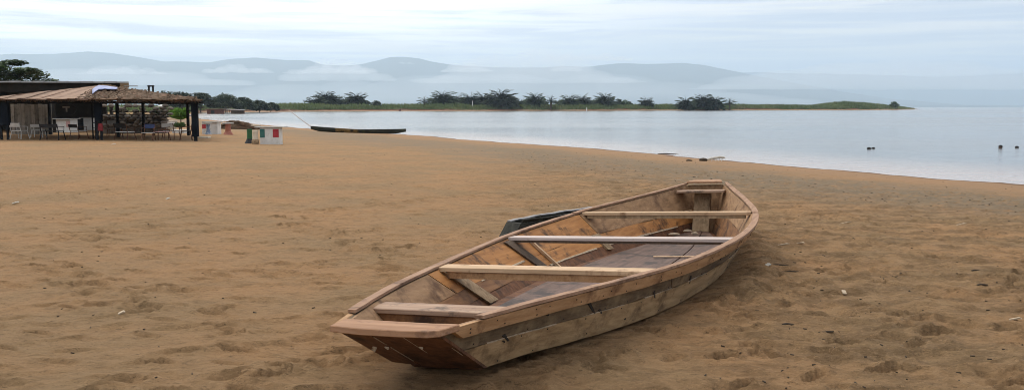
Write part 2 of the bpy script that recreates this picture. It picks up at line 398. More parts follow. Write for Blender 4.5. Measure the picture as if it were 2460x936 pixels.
grassy = np.where(gfar > .5, np.clip((gs - 9) / 6, 0, 1), np.clip((-gx - 60) / 20, 0, 1) * np.clip((gs - 25) / 10, 0, 1) * (gy > 120))
sand = polar_mesh('sandy_ground', gx, gy, gz, sand_material(), {'shore': gs, 'churn_shade': rough_right, 'grassy': grassy})
sand['kind'] = 'structure'
_gflat = (gx, gy, gz)
def ground_z(x, y):
    r, a = math.hypot(x, y), math.atan2(x, y)
    i = min(max(row(r), 1), len(rad) - 1); j = min(max(int(np.searchsorted(ang[:760], a)), 1), 759)
    return float(gz[i - 1:i + 1, j - 1:j + 1].mean())
def on_sand(px, py, sink=0.0):              # the point of the sand seen at a photo pixel
    z = 0.0
    for _ in range(6):
        g = G(px, py, z); z = ground_z(g.x, g.y)
    return Vector((g.x, g.y, z - sink))

# ---- water
def water_material():
    m = bpy.data.materials.new('lake_water'); m.use_nodes = True; t = m.node_tree; n = t.nodes; L = t.links.new
    b = n['Principled BSDF']; b.inputs['Roughness'].default_value = .12; b.inputs['IOR'].default_value = 1.29
    at = n.new('ShaderNodeAttribute'); at.attribute_name = 'shore'
    mr = n.new('ShaderNodeMapRange'); mr.interpolation_type = 'SMOOTHSTEP'; L(at.outputs['Fac'], mr.inputs[0]); mr.inputs[1].default_value = -9; mr.inputs[2].default_value = -.2
    geo = n.new('ShaderNodeNewGeometry')
    def noise(vec, detail):
        mp = n.new('ShaderNodeMapping'); L(geo.outputs['Position'], mp.inputs[0]); mp.inputs['Scale'].default_value = vec
        k = n.new('ShaderNodeTexNoise'); L(mp.outputs[0], k.inputs['Vector']); k.inputs['Scale'].default_value = 1; k.inputs['Detail'].default_value = detail; return k.outputs[0]
    mx = n.new('ShaderNodeMix'); mx.data_type = 'RGBA'; L(mr.outputs[0], mx.inputs[0]); mx.inputs[6].default_value = (.135, .143, .146, 1); mx.inputs[7].default_value = (.40, .32, .27, 1)
    L(mx.outputs[2], b.inputs['Base Color'])
    rr = n.new('ShaderNodeMapRange'); L(noise((.012, .07, 1), 4), rr.inputs[0]); rr.inputs[1].default_value = .35; rr.inputs[2].default_value = .65; rr.inputs[3].default_value = .10; rr.inputs[4].default_value = .17; L(rr.outputs[0], b.inputs['Roughness'])
    ad = n.new('ShaderNodeMath'); ad.operation = 'ADD'; L(noise((.9, 2.6, 1), 4), ad.inputs[0]); L(noise((.06, .16, 1), 3), ad.inputs[1])
    bp = n.new('ShaderNodeBump'); bp.inputs['Strength'].default_value = .30; bp.inputs['Distance'].default_value = .14
    L(ad.outputs[0], bp.inputs['Height']); L(bp.outputs[0], b.inputs['Normal'])
    return m
wa = np.concatenate([np.linspace(-.75, .75, 320), np.linspace(.75, 2 * math.pi - .75, 40)[1:-1]])
wr = np.concatenate([np.geomspace(.5, 18, 6)[:-1], np.geomspace(18, 120, 200)[:-1], np.geomspace(120, 1200, 80)[:-1], np.geomspace(1200, 20000, 16)])
wx, wy = polar(wa, wr); wsd, _ = shore_dist(wx, wy)
polar_mesh('lake_water', wx, wy, np.full(wx.shape, WZ), water_material(), {'shore': wsd})['kind'] = 'structure'

# ---- mountains across the lake
def mountains(name, prof, r0, rc, r1, seed, mat):
    xs, ys = zip(*prof)
    pxs = np.linspace(-700, 3160, 420); hpx = np.interp(pxs, xs, ys)
    rr = np.linspace(r0, r1, 44)
    P_, R_ = np.meshgrid(pxs, rr); A = np.arctan((P_ - CX) / FPX)
    x, y = np.tan(A) * R_, R_
    Hc = np.interp(P_, xs, ys) / FPX * rc
    t = np.where(R_ < rc, (R_ - r0) / (rc - r0), (r1 - R_) / (r1 - rc)); t = np.clip(t, 0, 1)
    prof_ = t ** 1.25
    spur = fbm(x / 1100, y / 2300, 4, seed); fine = fbm(x / 380, y / 520, 3, seed + 9)
    z = Hc * np.clip(prof_ + spur * .20 * t * (1 - t) * 3 , 0, 1.0) + fine * 16 * t + EYE - 2.2
    nr, na = x.shape; me = bpy.data.meshes.new(name)
    co = np.stack([x, y, z], -1).reshape(-1, 3)
    f = [(i * na + j, i * na + j + 1, (i + 1) * na + j + 1, (i + 1) * na + j) for i in range(nr - 1) for j in range(na - 1)]
    me.from_pydata(co.tolist(), [], f); me.polygons.foreach_set('use_smooth', [True] * len(me.polygons))
    o = link(name, me, mat); o['kind'] = 'structure'; return o
M['mount'] = material('forested_slope', (.030, .042, .030), (.065, .075, .045), (.002, .002, .002), .95)
P1 = [(-700, 105), (-300, 118), (0, 128), (50, 130), (100, 127), (150, 129), (225, 134), (280, 129), (330, 122), (400, 110), (440, 111), (510, 109), (560, 116), (620, 121), (660, 117), (700, 116),
      (745, 114), (775, 104), (830, 100), (870, 103), (900, 110), (940, 121), (975, 122), (1010, 118), (1060, 107), (1110, 100), (1200, 96), (1300, 97), (1400, 99), (1500, 106), (1640, 107), (1700, 100), (1760, 88),
      (1810, 78), (1900, 60), (2000, 40), (2150, 18), (2300, 6), (2600, 1), (3160, 0)]
P2 = [(-700, 60), (0, 70), (700, 84), (1300, 88), (1800, 82), (1950, 80), (2100, 76), (2250, 72), (2350, 76), (2460, 82), (2600, 80), (3160, 60)]
mountains('mountain_range', P1, 10500, 13500, 16200, 4, M['mount'])
mountains('far_mountain_range', P2, 16400, 18300, 19800, 14, M['mount'])

# ------------------------------------------------------------------ the wooden boat in the foreground
boat = thing('wooden_boat', 'large open plank boat of new orange and weathered wood lying on the sand', 'boat')
boat.matrix_world = Matrix(((BF.x, -BRt.x, BU.x, BO.x), (BF.y, -BRt.y, BU.y, BO.y), (BF.z, -BRt.z, BU.z, BO.z), (0, 0, 0, 1)))
def Bp(u, v, w): return Vector((u, -v, w))   # v counts to the right
UG1, UC0, UC1 = 8.50, .60, 8.28
def hull(t, k, sg):                          # t along the hull, k up the side (0 chine, 1 gunwale), sg -1 left, +1 right
    ug, uc = UG1 * t, UC0 + (UC1 - UC0) * t
    vg, vc = (gunR(ug), chR(uc)) if sg > 0 else (gunL(ug), chL(uc))
    w0, w1 = rocker(uc), sheer(ug)
    return (uc + (ug - uc) * k, vc + (vg - vc) * k, w0 + (w1 - w0) * k)
def strake(sg, k0, k1, t0, t1, th, mat, name='plank', out=0.0, n=None, slant=0.0):
    n = n or max(4, int((t1 - t0) * 40)); rings = []
    for i in range(n + 1):
        q = i / n
        ta = t0 + (t1 - t0) * q; tb = ta + slant * (q if t1 < 1 else 1 - q)
        a, b = hull(min(ta, 1), k0, sg), hull(min(max(tb, 0), 1), k1, sg)
        ja, jb = random.uniform(-.003, .003), random.uniform(-.0035, .0035) if k1 < 1 else 0
        a = (a[0], a[1], a[2] + ja); b = (b[0], b[1], b[2] + jb)
        rings.append([Bp(a[0], sg * (a[1] + out), a[2]), Bp(b[0], sg * (b[1] + out), b[2]), Bp(b[0], sg * (b[1] + out - th), b[2]), Bp(a[0], sg * (a[1] + out - th), a[2])])
    return MB().loft(rings).build(name, mat, boat)
K0 = .50
# inner skin shows fresh wood, outer skin is weathered: each strake is an outer plank with a lining plank against it
for sg in (-1, 1):
    j1, j2 = (.64, .30) if sg < 0 else (.30, .62)
    strake(sg, K0 + .008, 1.0, 0, j1 - .001, .014, M['out_grey']); strake(sg, K0 + .008, 1.0, j1 + .001, 1, .014, M['out_grey'])
    strake(sg, .0, K0 - .008, 0, j2 - .001, .016, M['out_tan'], out=.004); strake(sg, .0, K0 - .008, j2 + .001, 1, .016, M['out_tan'], out=.004)
    up = ((0, .235, 'in_dull'), (.237, .70, 'in_orange'), (.702, 1, 'in_dull')) if sg < 0 else ((0, .6, 'in_dull'), (.602, 1, 'in_dull'))
    for a, b, m in up: strake(sg, K0 + .006, 1.0, a, b, .014, M[m], 'lining_plank', out=-.0155)
    lo = ((0, .40, 'in_brown'), (.402, 1, 'in_orange')) if sg < 0 else ((0, .5, 'in_brown'), (.502, 1, 'in_brown'))
    for a, b, m in lo: strake(sg, .24, K0 - .006, a, b, .016, M[m], 'lining_plank', out=-.0145)
    strake(sg, .0, .232, .0, 1, .016, M['in_brown'] if sg > 0 else M['red_dark'], 'bilge_plank', out=-.0145)  # left plank is darker, painting the shadowed lower band
    for a, b in ((.03, .115), (.15, .21), (.245, .30), (.34, .40), (.50, .58)) if sg > 0 else ((.18, .42), (.55, .9)):
        strake(sg, K0 - .008, K0 + .008, a, b, .012, M['caulk'], 'caulking', out=.0055)
    if sg < 0:
        for a, b, k in ((.31, .455, .5), (.50, .66, .235), (.70, .93, .235)):
            strake(sg, k - .012, k + .012, a, b, .012, M['caulk'], 'caulking', out=-.0285)
    # gunwale: upright outer wale and flat rail on top, in two lengths
    for a, b in ((.012, .683), (.686, .995)):
        strake(sg, .78, 1.015, a, b, .030, M['rail'], 'wale', out=.032)
    for a, b in ((.045, .690), (.694, 1.0)):
        n = max(6, int((b - a) * 44)); rings = []
        for i in range(n + 1):
            t = a + (b - a) * i / n; p = hull(t, 1.0, sg); wd = (.062 + random.uniform(-.004, .004)) * min(1, .6 + 1.2 * min(t, 1 - t) / .2)
            z0 = p[2] + .010 + (.005 if a > .5 else 0) + random.uniform(-.0015, .0015)
            rings.append([Bp(p[0], sg * (p[1] + .037), z0), Bp(p[0], sg * (p[1] + .037), z0 + .018), Bp(p[0], sg * (p[1] + .037 - wd), z0 + .018), Bp(p[0], sg * (p[1] + .037 - wd), z0)])
        MB().loft(rings).build('top_rail', M['rail_mauve'], boat)
    # ribs against the lining
    for t, wd, m, stub in ((.275, .20, 'rib', 0), (.475, .17, 'rib_dark', 0), (.690, .13, 'rib', 1)):
        rings = []
        for k in (.10, .4, .7, .97) if not stub else (.15, .35, .52):
            row_ = []
            for q, o_ in ((-.5, -.032), (.5, -.032), (.5, -.062), (-.5, -.062)):
                p = hull(t + q * wd / 8.0, k, sg); row_.append(Bp(p[0], sg * (p[1] + o_), p[2]))
            rings.append(row_)
        MB().loft(rings).build('rib', M[m], boat)
    rings = []
    for k in (.06, .5, .94):
        row_ = []
        for q, o_ in ((0, -.034), (.03, -.034), (.03, -.075), (0, -.075)):
            p = hull(.525 + q / 8.0 - .02 * (1 - k), k, sg); row_.append(Bp(p[0], sg * (p[1] + o_), p[2]))
        rings.append(row_)
    MB().loft(rings).build('brace', M['pale'], boat)
# outside: tar dabs over the nail lines, and mud splashed towards the far end
for t, k, hgt in ((.052, .50, .15), (.046, .44, .05), (.112, .74, .05), (.165, .62, .26), (.173, .50, .10), (.262, .50, .17), (.345, .52, .20), (.40, .78, .05), (.44, .72, .10), (.53, .60, .08), (.20, .16, .05)):
    strake(1, k - hgt / 2, k + hgt / 2, t, t + .0016, .005, M['tar'], 'tar_dab', out=.0055, n=2, slant=.002)
nb_ = MB()
for sg in (-1, 1):
    for k_, o_, step in ((.93, .0335, .037), (.84, .0335, .043), (.45, .0055, .047), (.08, .0055, .061), (.56, .0015, .053)):
        for i in range(int(1 / step)):
            t_ = .015 + i * step + random.uniform(-.015, .015)
            if t_ < .01: continue
            if t_ > .98: break
            x_ = hull(t_, k_ + random.uniform(-.02, .02), sg); nb_.box(Bp(x_[0], sg * (x_[1] + o_), x_[2]), (.007, .004, .007), rx=.3 * sg)
nb_.build('nail_heads', M['tar'], boat, fixn=False)['kind'] = 'stuff'
# raked end at the near side: three boards side by side, cap board over them, sill under
L0, L1, R0, R1 = hull(0, 0, -1), hull(0, 1, -1), hull(0, 0, 1), hull(0, 1, 1)
def end_pt(q, k, off):                       # q 0 left .. 1 right, k 0 bottom .. 1 top
    a = Bp(L0[0] + (L1[0] - L0[0]) * k, -(L0[1] + (L1[1] - L0[1]) * k), L0[2] + (L1[2] - L0[2]) * k)
    b = Bp(R0[0] + (R1[0] - R0[0]) * k, (R0[1] + (R1[1] - R0[1]) * k), R0[2] + (R1[2] - R0[2]) * k)
    p = a.lerp(b, q); bulge = math.sin(math.pi * q) * .035
    return p + Vector((-bulge + off, 0, off * .0))
for a, b, dz in ((-.02, .335, 0), (.345, .665, .004), (.675, 1.02, -.002)):
    rings = []
    for k in (0.0, .5, 1.0):
        rings.append([end_pt(a, k, -.012 + dz), end_pt(b, k, -.012 + dz), end_pt(b, k, .022 + dz), end_pt(a, k, .022 + dz)])
    MB().loft(rings).build('end_board', M['red_dark'], boat)
for q, k0, k1 in ((.34, .14, .55), (.34, .62, .84), (.67, .45, .92), (.985, .40, .62)):
    MB().loft([[end_pt(q - .005, k, -.0145), end_pt(q + .005, k, -.0145), end_pt(q + .005, k, -.004), end_pt(q - .005, k, -.004)] for k in (k0, k1)]).build('caulking', M['caulk'], boat)
for q, k in ((.70, .62), (.30, .55), (.12, .5), (.05, .42)):
    c = end_pt(q, k, -.018); MB().box(c, (.008, .026, .016), rx=.5).build('caulking_blob', M['caulk'], boat, bevel=.003)
MB().loft([[Bp(.66, -.20, .012), Bp(.66, .22, .018), Bp(.72, .22, .018), Bp(.72, -.20, .012)], [Bp(.60, -.20, .05), Bp(.60, .22, .05), Bp(.68, .22, .05), Bp(.68, -.20, .05)]]).build('sill_board', M['red_dark'], boat)
w0 = sheer(0)
capo = []
for v, u in ((-.315, .10), (-.298, -.02), (-.10, -.055), (.12, -.055), (.27, -.042), (.322, .0), (.345, .175), (.28, .18), (.20, .165), (-.330, .180)):
    capo.append(Bp(u, v, 0))
MB().loft([[(p.x, p.y, w0 - .020 - .0175 * p.x) for p in capo], [(p.x, p.y, w0 + .014 - .0175 * p.x) for p in capo]]).build('cap_board', M['pinkwood'], boat, bevel=.004)
# cross seats
def thwart(u, wd, th, dz, mat, name='thwart', inset=.03, skew=0.0, apron=None, extra=(0, 0)):
    k = .97; rings = []
    a, b = -float(gunL(u)) + inset - extra[0], float(gunR(u)) - inset + extra[1]
    w = float(sheer(u)) + dz
    rings = [[Bp(u - wd / 2 + s, v, w - th), Bp(u + wd / 2 + s, v, w - th), Bp(u + wd / 2 + s, v, w), Bp(u - wd / 2 + s, v, w)] for v, s in ((a, -skew), (b, skew))]
    th_o = MB().loft(rings).build(name, mat, boat, bevel=.004)
    if apron:
        h, m = apron
        rings = [[Bp(u - wd / 2 + .012 + s, v, w - th - h), Bp(u - wd / 2 + .045 + s, v, w - th - h), Bp(u - wd / 2 + .045 + s, v, w - th - .002), Bp(u - wd / 2 + .012 + s, v, w - th - .002)] for v, s in ((a + .06, -skew), (b - .06, skew))]
        MB().loft(rings).build('apron_board', m, th_o)
thwart(.80, .22, .03, -.012, M['bench'], 'thwart', .035, 0, (.055, M['in_brown']))
thwart(2.36, .185, .036, .018, M['pale'], 'thwart', .02, 0, (.05, M['rail']))
thwart(4.22, .17, .03, .012, M['greywood'], 'thwart', .03, 0, (.022, M['rib_dark']))
thwart(6.08, .13, .035, .014, M['pale'], 'thwart', .02, 0, (.035, M['rib']))
# bottom and floor boards
nb = 3
for i in range(nb):
    rings = []
    for q in range(25):
        u = .64 + (8.24 - .64) * q / 24; a, b = -float(chL(u)) + .03, float(chR(u)) - .03
        y0, y1 = a + (b - a) * (i / nb) + .003, a + (b - a) * ((i + 1) / nb) - .003; z = float(rocker(u))
        rings.append([Bp(u, y0, z - .0), Bp(u, y1, z), Bp(u, y1, z + .022), Bp(u, y0, z + .022)])
    MB().loft(rings).build('bottom_plank', M['red_dark'], boat)
for i in range(3):
    rings = []
    for q in range(21):
        u = 1.25 + (8.0 - 1.25) * q / 20; a, b = -.72 * float(chL(u)), float(chR(u)) - .10
        y0, y1 = a + (b - a) * (i / 3) + .004, a + (b - a) * ((i + 1) / 3) - .004; z = float(rocker(u)) + .030 + .006 * (i % 2)
        rings.append([Bp(u, y0, z), Bp(u, y1, z), Bp(u, y1, z + .024), Bp(u, y0, z + .024)])
    MB().loft(rings).build('floor_board', M['floor'], boat)
# far end: narrow end board, leaning stem plank, small seat, cap
Lb0, Lb1, Rb0, Rb1 = hull(1, 0, -1), hull(1, 1, -1), hull(1, 0, 1), hull(1, 1, 1)
MB().loft([[Bp(Lb0[0] + .0, -Lb0[1], Lb0[2]), Bp(Rb0[0], Rb0[1], Rb0[2]), Bp(Rb0[0] + .03, Rb0[1], Rb0[2]), Bp(Lb0[0] + .03, -Lb0[1], Lb0[2])],
           [Bp(Lb1[0], -Lb1[1], Lb1[2]), Bp(Rb1[0], Rb1[1], Rb1[2]), Bp(Rb1[0] + .03, Rb1[1], Rb1[2]), Bp(Lb1[0] + .03, -Lb1[1], Lb1[2])]]).build('end_board', M['in_dull'], boat)
wb = float(sheer(8.3)) - .02
MB().loft([[Bp(8.02, -.115, .05), Bp(8.02, .105, .05), Bp(8.07, .105, .05), Bp(8.07, -.115, .05)], [Bp(8.26, -.115, wb - .06), Bp(8.26, .105, wb - .06), Bp(8.31, .105, wb - .06), Bp(8.31, -.115, wb - .06)]]).build('stem_plank', M['rib'], boat, bevel=.005)
thwart(8.16, .26, .03, -.02, M['bench'], 'bow_seat', .05)
MB().loft([[Bp(8.42, -.255, wb + .062), Bp(8.42, .225, wb + .062), Bp(8.66, .17, wb + .078), Bp(8.64, -.20, wb + .078)], [Bp(8.42, -.255, wb + .090), Bp(8.42, .225, wb + .090), Bp(8.66, .17, wb + .104), Bp(8.64, -.20, wb + .104)]]).build('cap_board', M['pinkwood'], boat, bevel=.006)
# loose scraps inside stay things of their own
def bworld(u, v, w): return boat.matrix_world @ Bp(u, v, w)
o = MB().box((0, 0, 0), (.75, .03, .008)).build('lath', M['pale']); o.location = bworld(5.35, .42, .066); o.rotation_euler = (.0, 0, -.02)
tag(o, 'thin pale lath lying on the dark floor of the plank boat', 'lath')
for i, (u, v, s, lab) in enumerate(((7.88, -.14, .10, 'pale wood shaving at the foot of the stem plank in the boat'), (7.45, -.22, .12, 'pale wood chip on the boat floor left of the stem plank'), (7.55, .02, .08, 'small pale chip on the boat floor right below the stem plank'))):
    o = MB().lathe([(.01, 0), (s * .5, .006), (s * .35, .02), (.01, .026)], 7).build('wood_chip', M['caulk']); o.scale = (1.3, .5, 1.2)
    o.location = bworld(u, v, .062); tag(o, lab, 'wood chip', 'chips inside the boat')

# ------------------------------------------------------------------ old black hull lying behind it
e = on_sand(1200, 583)
dug = thing('old_dugout', 'old black hull with silvery rim half hidden behind the plank boat', 'boat', (e.x + .10, e.y + .05, e.z - .02), math.radians(47))
dl = 2.25
def dsec(q, sc_=1.0, inn=0.0):
    wd = (.14 + .06 * math.sin(math.pi * min(q * 1.2, 1))) * (1 - .35 * max(0, q - .75) / .25) * (.80 + .20 * min(1, q * 6)); h = .225 + .035 * q
    return wd, h
for nm, sgn in (('near_side', -1), ('far_side', 1)):
    rings = []
    for i in range(13):
        q = i / 12; wd, h = dsec(q); u = q * dl - (0 if i else .0); jit = .004 * math.sin(i * 2.3)
        rake = .09 * (1 - q)
        rings.append([(u - .10 * max(0, 1 - q * 5), sgn * wd * .8, 0), (u, sgn * wd * .95, h * .55), (u + rake * 1.2, sgn * (wd + jit), h + jit), (u + rake * 1.2, sgn * (wd + jit - .03), h + jit), (u, sgn * (wd * .95 - .03), h * .55), (u - .06 * max(0, 1 - q * 5), sgn * (wd * .7 - .03), .03)])
    MB().loft(rings).build('hull_side', M['dugout'], dug)
rings = [[(q * dl + .1 * max(0, 1 - q * 5), -.2, .0), (q * dl + .1, .2, .0), (q * dl + .1, .2, .03), (q * dl + .1 * max(0, 1 - q * 5), -.2, .03)] for q in (.0, .5, .97)]
MB().loft(rings).build('bottom', M['dugout'], dug)
wd, h = dsec(0)
MB().loft([[(-.12, -wd * .8, .0), (-.12, wd * .8, .0), (-.07, wd * .8, .0), (-.07, -wd * .8, .0)], [(0, -wd * .95, h * .55), (0, wd * .95, h * .55), (.05, wd * .95, h * .55), (.05, -wd * .95, h * .55)], [(.09, -wd, h), (.09, wd, h), (.14, wd, h), (.14, -wd, h)]]).build('end_board', M['dugout'], dug)
wd, h = dsec(1)
MB().box((dl - .03, 0, h * .5), (.05, wd * 1.8, h)).build('end_board', M['dugout'], dug)
for sgn in (-1, 1):
    rings = []
    for i in range(13):
        q = i / 12; wd, h = dsec(q); u = q * dl + .11 * (1 - q); jit = .004 * math.sin(i * 2.3)
        z0 = h + jit + .003; ww = .05 if sgn > 0 else .012
        rings.append([(u, sgn * (wd + jit + .01), z0 + (0 if sgn > 0 else .03)), (u, sgn * (wd + jit + .01), z0 + (.012 if sgn > 0 else .042)), (u, sgn * (wd + jit - ww), z0 + (.012 if sgn > 0 else .042)), (u, sgn * (wd + jit - ww), z0 + (0 if sgn > 0 else -.002))])
    MB().loft(rings).build('rim', M['dugout_rim'] if sgn > 0 else M['dugout'], dug)

# ------------------------------------------------------------------ canoe at the water's edge with its pole
a, b = G(748, 314, -.38), G(970, 321, -.40)
mid = Vector((D(860, 312, 66.5).x, 66.5, 0)); cang = math.radians(-9)
canoe = thing('canoe', 'long dark canoe with ochre patch lying on the waterline beyond the beach', 'canoe', (mid.x, mid.y, -.42), cang)
def csec(q):
    x = (q - .5) * 7.15; wd = .42 * max(.02, math.sin(math.pi * q)) ** .62; bot = .02 + .26 * max(0, abs(q - .5) * 2 - .78) ** 1.2 * 3.2 + (.16 * (.5 - q) * 2 if q < .5 else 0); top = .30 + .07 * abs(q - .5) ** 2 * 4 + (.17 * (.5 - q) * 2 if q < .5 else 0)
    return x, wd, min(bot, top - .05), top
def cpart(q0, q1, mat, name, out=0.0):
    rings = []
    for i in range(13):
        x, wd, bo, to = csec(q0 + (q1 - q0) * i / 12); wd += out
        rings.append([(x, -wd, to), (x, -wd * .85, bo + (to - bo) * .4), (x, -wd * .45, bo - out), (x, wd * .45, bo - out), (x, wd * .85, bo + (to - bo) * .4), (x, wd, to), (x, wd - .03, to), (x, wd * .7, bo + .06), (x, -wd * .7, bo + .06), (x, -wd + .03, to)])
    return MB().loft(rings).build(name, mat, canoe)
cpart(0.0, .275, M['canoe'], 'hull_end'); cpart(.275, .52, M['canoe_ochre'], 'hull_middle'); cpart(.52, 1.0, M['canoe'], 'hull_end')
for q in (.25, .5, .75):
    x, wd, bo, to = csec(q); MB().box((x, 0, to - .05), (.12, wd * 1.9, .03)).build('thwart', M['canoe'], canoe)
p0, p1 = D(745, 303, mid.y + 1.2), D(694, 264, mid.y + 3.6)
o = MB().tube([(0, 0, 0), (p1 - p0) * .5 + Vector((0, 0, -.02)), p1 - p0], [.035, .03, .02], 6).build('punting_pole', M['greywood']); o.location = p0
tag(o, 'slender grey pole slanting up from the end of the dark canoe', 'pole')

# ------------------------------------------------------------------ vegetation
M['palm'] = material('palm_frond', (.016, .032, .016), (.040, .066, .027), (.8, .8, .8), .8, rnd=.35, transl=.25)
M['trunk'] = material('fibrous_trunk', (.07, .055, .04), (.13, .10, .075), (3, 3, 6), .9)
M['leaf_dark'] = material('dark_foliage', (.012, .024, .011), (.040, .064, .024), (.9, .9, .9), .7, rnd=.2, transl=.25)
M['leaf_mid'] = material('mid_foliage', (.030, .065, .018), (.080, .135, .040), (1.5, 1.5, 1.5), .7, rnd=.2, transl=.25)
M['leaf_bright'] = material('bright_leaf', (.07, .17, .025), (.16, .30, .05), (5, 5, 5), .6, rnd=.1, transl=.35)
M['reed'] = material('reed_green', (.085, .130, .042), (.180, .225, .085), (.09, .09, .25), .8, (.20, .185, .095), .05, .55, .70, transl=.2)

def frond(mb, base, az, el, length, droop, nl=11, wl=.9):
    d = Vector((math.cos(az), math.sin(az), 0)); p = Vector(base); e = el; seg = length / nl; prev = None; side = Vector((-d.y, d.x, 0))
    for i in range(nl + 1):
        q = i / nl
        if prev is not None:
            w = .07 * length * (1 - q) * .6
            mb.add([prev - side * w, prev + side * w, p + side * w * .7, p - side * w * .7], [(0, 1, 2, 3)])
            ll = wl * math.sin(math.pi * min(.97, q * .80 + .17)) ** .7
            for s in (-1, 1):
                tipv = p + (side * s * .82 + d * .55 * math.cos(e) + Vector((0, 0, .5 * math.sin(e)))) * ll + Vector((0, 0, -.36 * ll + random.uniform(-.1, .1) * ll))
                wv = d * seg * .85
                mb.add([p - wv, p + wv, tipv + wv * .3, tipv - wv * .3], [(0, 1, 2, 3)])
        prev = p.copy(); p = p + (d * math.cos(e) + Vector((0, 0, math.sin(e)))) * seg; e -= droop / nl * (1 + q)
def leaf_cloud(mb, centre, rx, ry, rz, n, leaf, flat=.5):
    for _ in range(n):
        while True:
            p = Vector((random.uniform(-1, 1), random.uniform(-1, 1), random.uniform(-1, 1)))
            if .25 < p.length < 1: break
        c = Vector(centre) + Vector((p.x * rx, p.y * ry, p.z * rz)); a = random.uniform(0, 6.28); s = leaf * random.uniform(.6, 1.3)
        u = Vector((math.cos(a), math.sin(a), random.uniform(-flat, flat))) * s; w = Vector((-math.sin(a), math.cos(a), random.uniform(-flat, flat))) * s * .55
        mb.add([c - u, c - w * .9, c + u, c + w], [(0, 1, 2, 3)])
def make_palm(label, seed, nf=26, length=3.6, trunk=3.0, upright=0.0):
    random.seed(seed); t = thing('palm_tree', label, 'palm tree', group='palms along the far shore')
    MB().tube([(0, 0, -.6), (.1, 0, trunk * .5), (.0, .05, trunk)], [.38, .30, .34], 7).build('trunk', M['trunk'], t)
    mb = MB()
    for k in range(nf):
        q = k / nf; az = k * 2.39996 + random.uniform(-.2, .2); el = math.radians(88 - 100 * q ** 1.05 + 12 * upright) + random.uniform(-.12, .12)
        frond(mb, (0, 0, trunk - .1 + .3 * (1 - q)), az, el, length * random.uniform(.82, 1.1), math.radians(random.uniform(28, 68)) * (1 - .25 * upright), 10, length * .30)
    if nf > 30: leaf_cloud(mb, (0, 0, trunk + .75), length * .52, length * .52, length * .36, 420, .38, .8)
    mb.build('crown', M['palm'], t, fixn=False)
    return t
def far_base(px, depth):                    # a spot on the opposite bank in line with a pixel column
    d = depth; x = (px - CX) / FPX * d * 1.004; return x, d, float(base_height(np.array([x]), np.array([d * 1.0]))[0][0])
# px column, distance, top row in the photograph, variant, label
PALMS = [(762, 430, 233, 0, 'leftmost feathery palm of the group at the left end of the far grass bank'),
         (785, 445, 226, 1, 'tall round palm left of the gap in the far-shore palms'),
         (806, 452, 229, 2, 'bushy palm just right of the tall round palm in the left group'),
         (833, 455, 234, 0, 'small palm between the two round crowns of the left group'),
         (860, 448, 228, 1, 'round-crowned palm at the right end of the left group'),
         (1021, 452, 235, 3, 'small star-shaped palm at the left end of the long palm row'),
         (1066, 470, 225, 1, 'broad palm second from the left in the long palm row'),
         (1095, 490, 229, 2, 'dark palm behind the broad one in the long palm row'),
         (1131, 476, 225, 0, 'flat-topped palm behind the white post on the far bank'),
         (1160, 480, 226, 2, 'dense palm right of the white post on the far bank'),
         (1204, 470, 222, 1, 'tallest palm of the long row with a fan-shaped top'),
         (1224, 492, 234, 2, 'low dark palm right of the tallest one'),
         (1253, 495, 238, 0, 'low palm between the tallest palm and the fan palm with bare trunk'),
         (1284, 482, 229, 1, 'broad palm left of the bare-trunked fan palm'),
         (1323, 470, 233, 3, 'small fan palm showing its bare trunk in mid row'),
         (1367, 488, 229, 0, 'wide palm at the left of the middle clump on the far bank'),
         (1396, 492, 230, 2, 'dense palm at the right of the middle clump on the far bank'),
         (1450, 495, 229, 1, 'tall palm rising above low scrub near the centre of the far bank'),
         (1550, 500, 235, 0, 'lone spreading palm with gaps on both sides on the far bank'),
         (1643, 505, 234, 0, 'spreading palm at the left of the right-hand palm group'),
         (1684, 512, 232, 1, 'tall palm in the middle of the right-hand palm group'),
         (1713, 510, 233, 2, 'round palm right of the middle of the right-hand palm group'),
         (1748, 515, 239, 3, 'rightmost small palm on the far bank')]
protos = [make_palm('x', 3, 44, 4.2, 1.5), make_palm('x', 5, 56, 4.2, 1.9), make_palm('x', 8, 54, 3.8, 1.6), make_palm('x', 12, 20, 3.0, 3.2, .5)]
ptop = [max(v.co.z for ch in pr.children for v in ch.data.vertices) * .83 for pr in protos]
used = [False] * 4
for px, d, ytop, k, lab in PALMS:
    x, y, z = far_base(px, d); want = EYE + (HY - ytop) / FPX * d - z; s = want / ptop[k]
    sx = s * random.uniform(1.12, 1.42)
    if used[k]: o = dup(protos[k], (x, y, z), random.uniform(0, 6.28), (sx, sx * random.uniform(.8, 1.1), s), lab)
    else: o = protos[k]; o.location = (x, y, z); o.scale = (sx, sx, s); o['label'] = lab; used[k] = True
def make_tree(name, label, loc, height, spread, seed, mat, leaf=.3, n=2600, flat=False, group=None, cat='tree', trunk_h=.45):
    random.seed(seed); t = thing(name, label, cat, loc, group=group)
    th = height * trunk_h; tb = MB(); tb.tube([(0, 0, -.5), (.05 * height * .2, 0, th * .6), (0, 0, th * 1.15)], [height * .035, height * .028, height * .018], 7)
    mb = MB(); nc = 17
    for k in range(nc):
        a = k * 2.39996; q = math.sqrt((k + .5) / nc); zz = th + (height - th) * (random.uniform(.1, .9) if flat else (1 - q * q * .8) * random.uniform(.55, .92))
        c = Vector((math.cos(a) * spread * q * .85, math.sin(a) * spread * q * .85, zz))
        tb.tube([(0, 0, th * .8), c * .5 + Vector((0, 0, th * .4)), c], [height * .016, height * .010, height * .004], 5)
        r = spread * random.uniform(.24, .42)
        leaf_cloud(mb, c, r * 1.15, r * 1.15, r * (.26 if flat else .62), n // nc, leaf, .35 if flat else .8)
    tb.build('trunk', M['trunk'], t); mb.build('crown', mat, t, fixn=False)
    return t
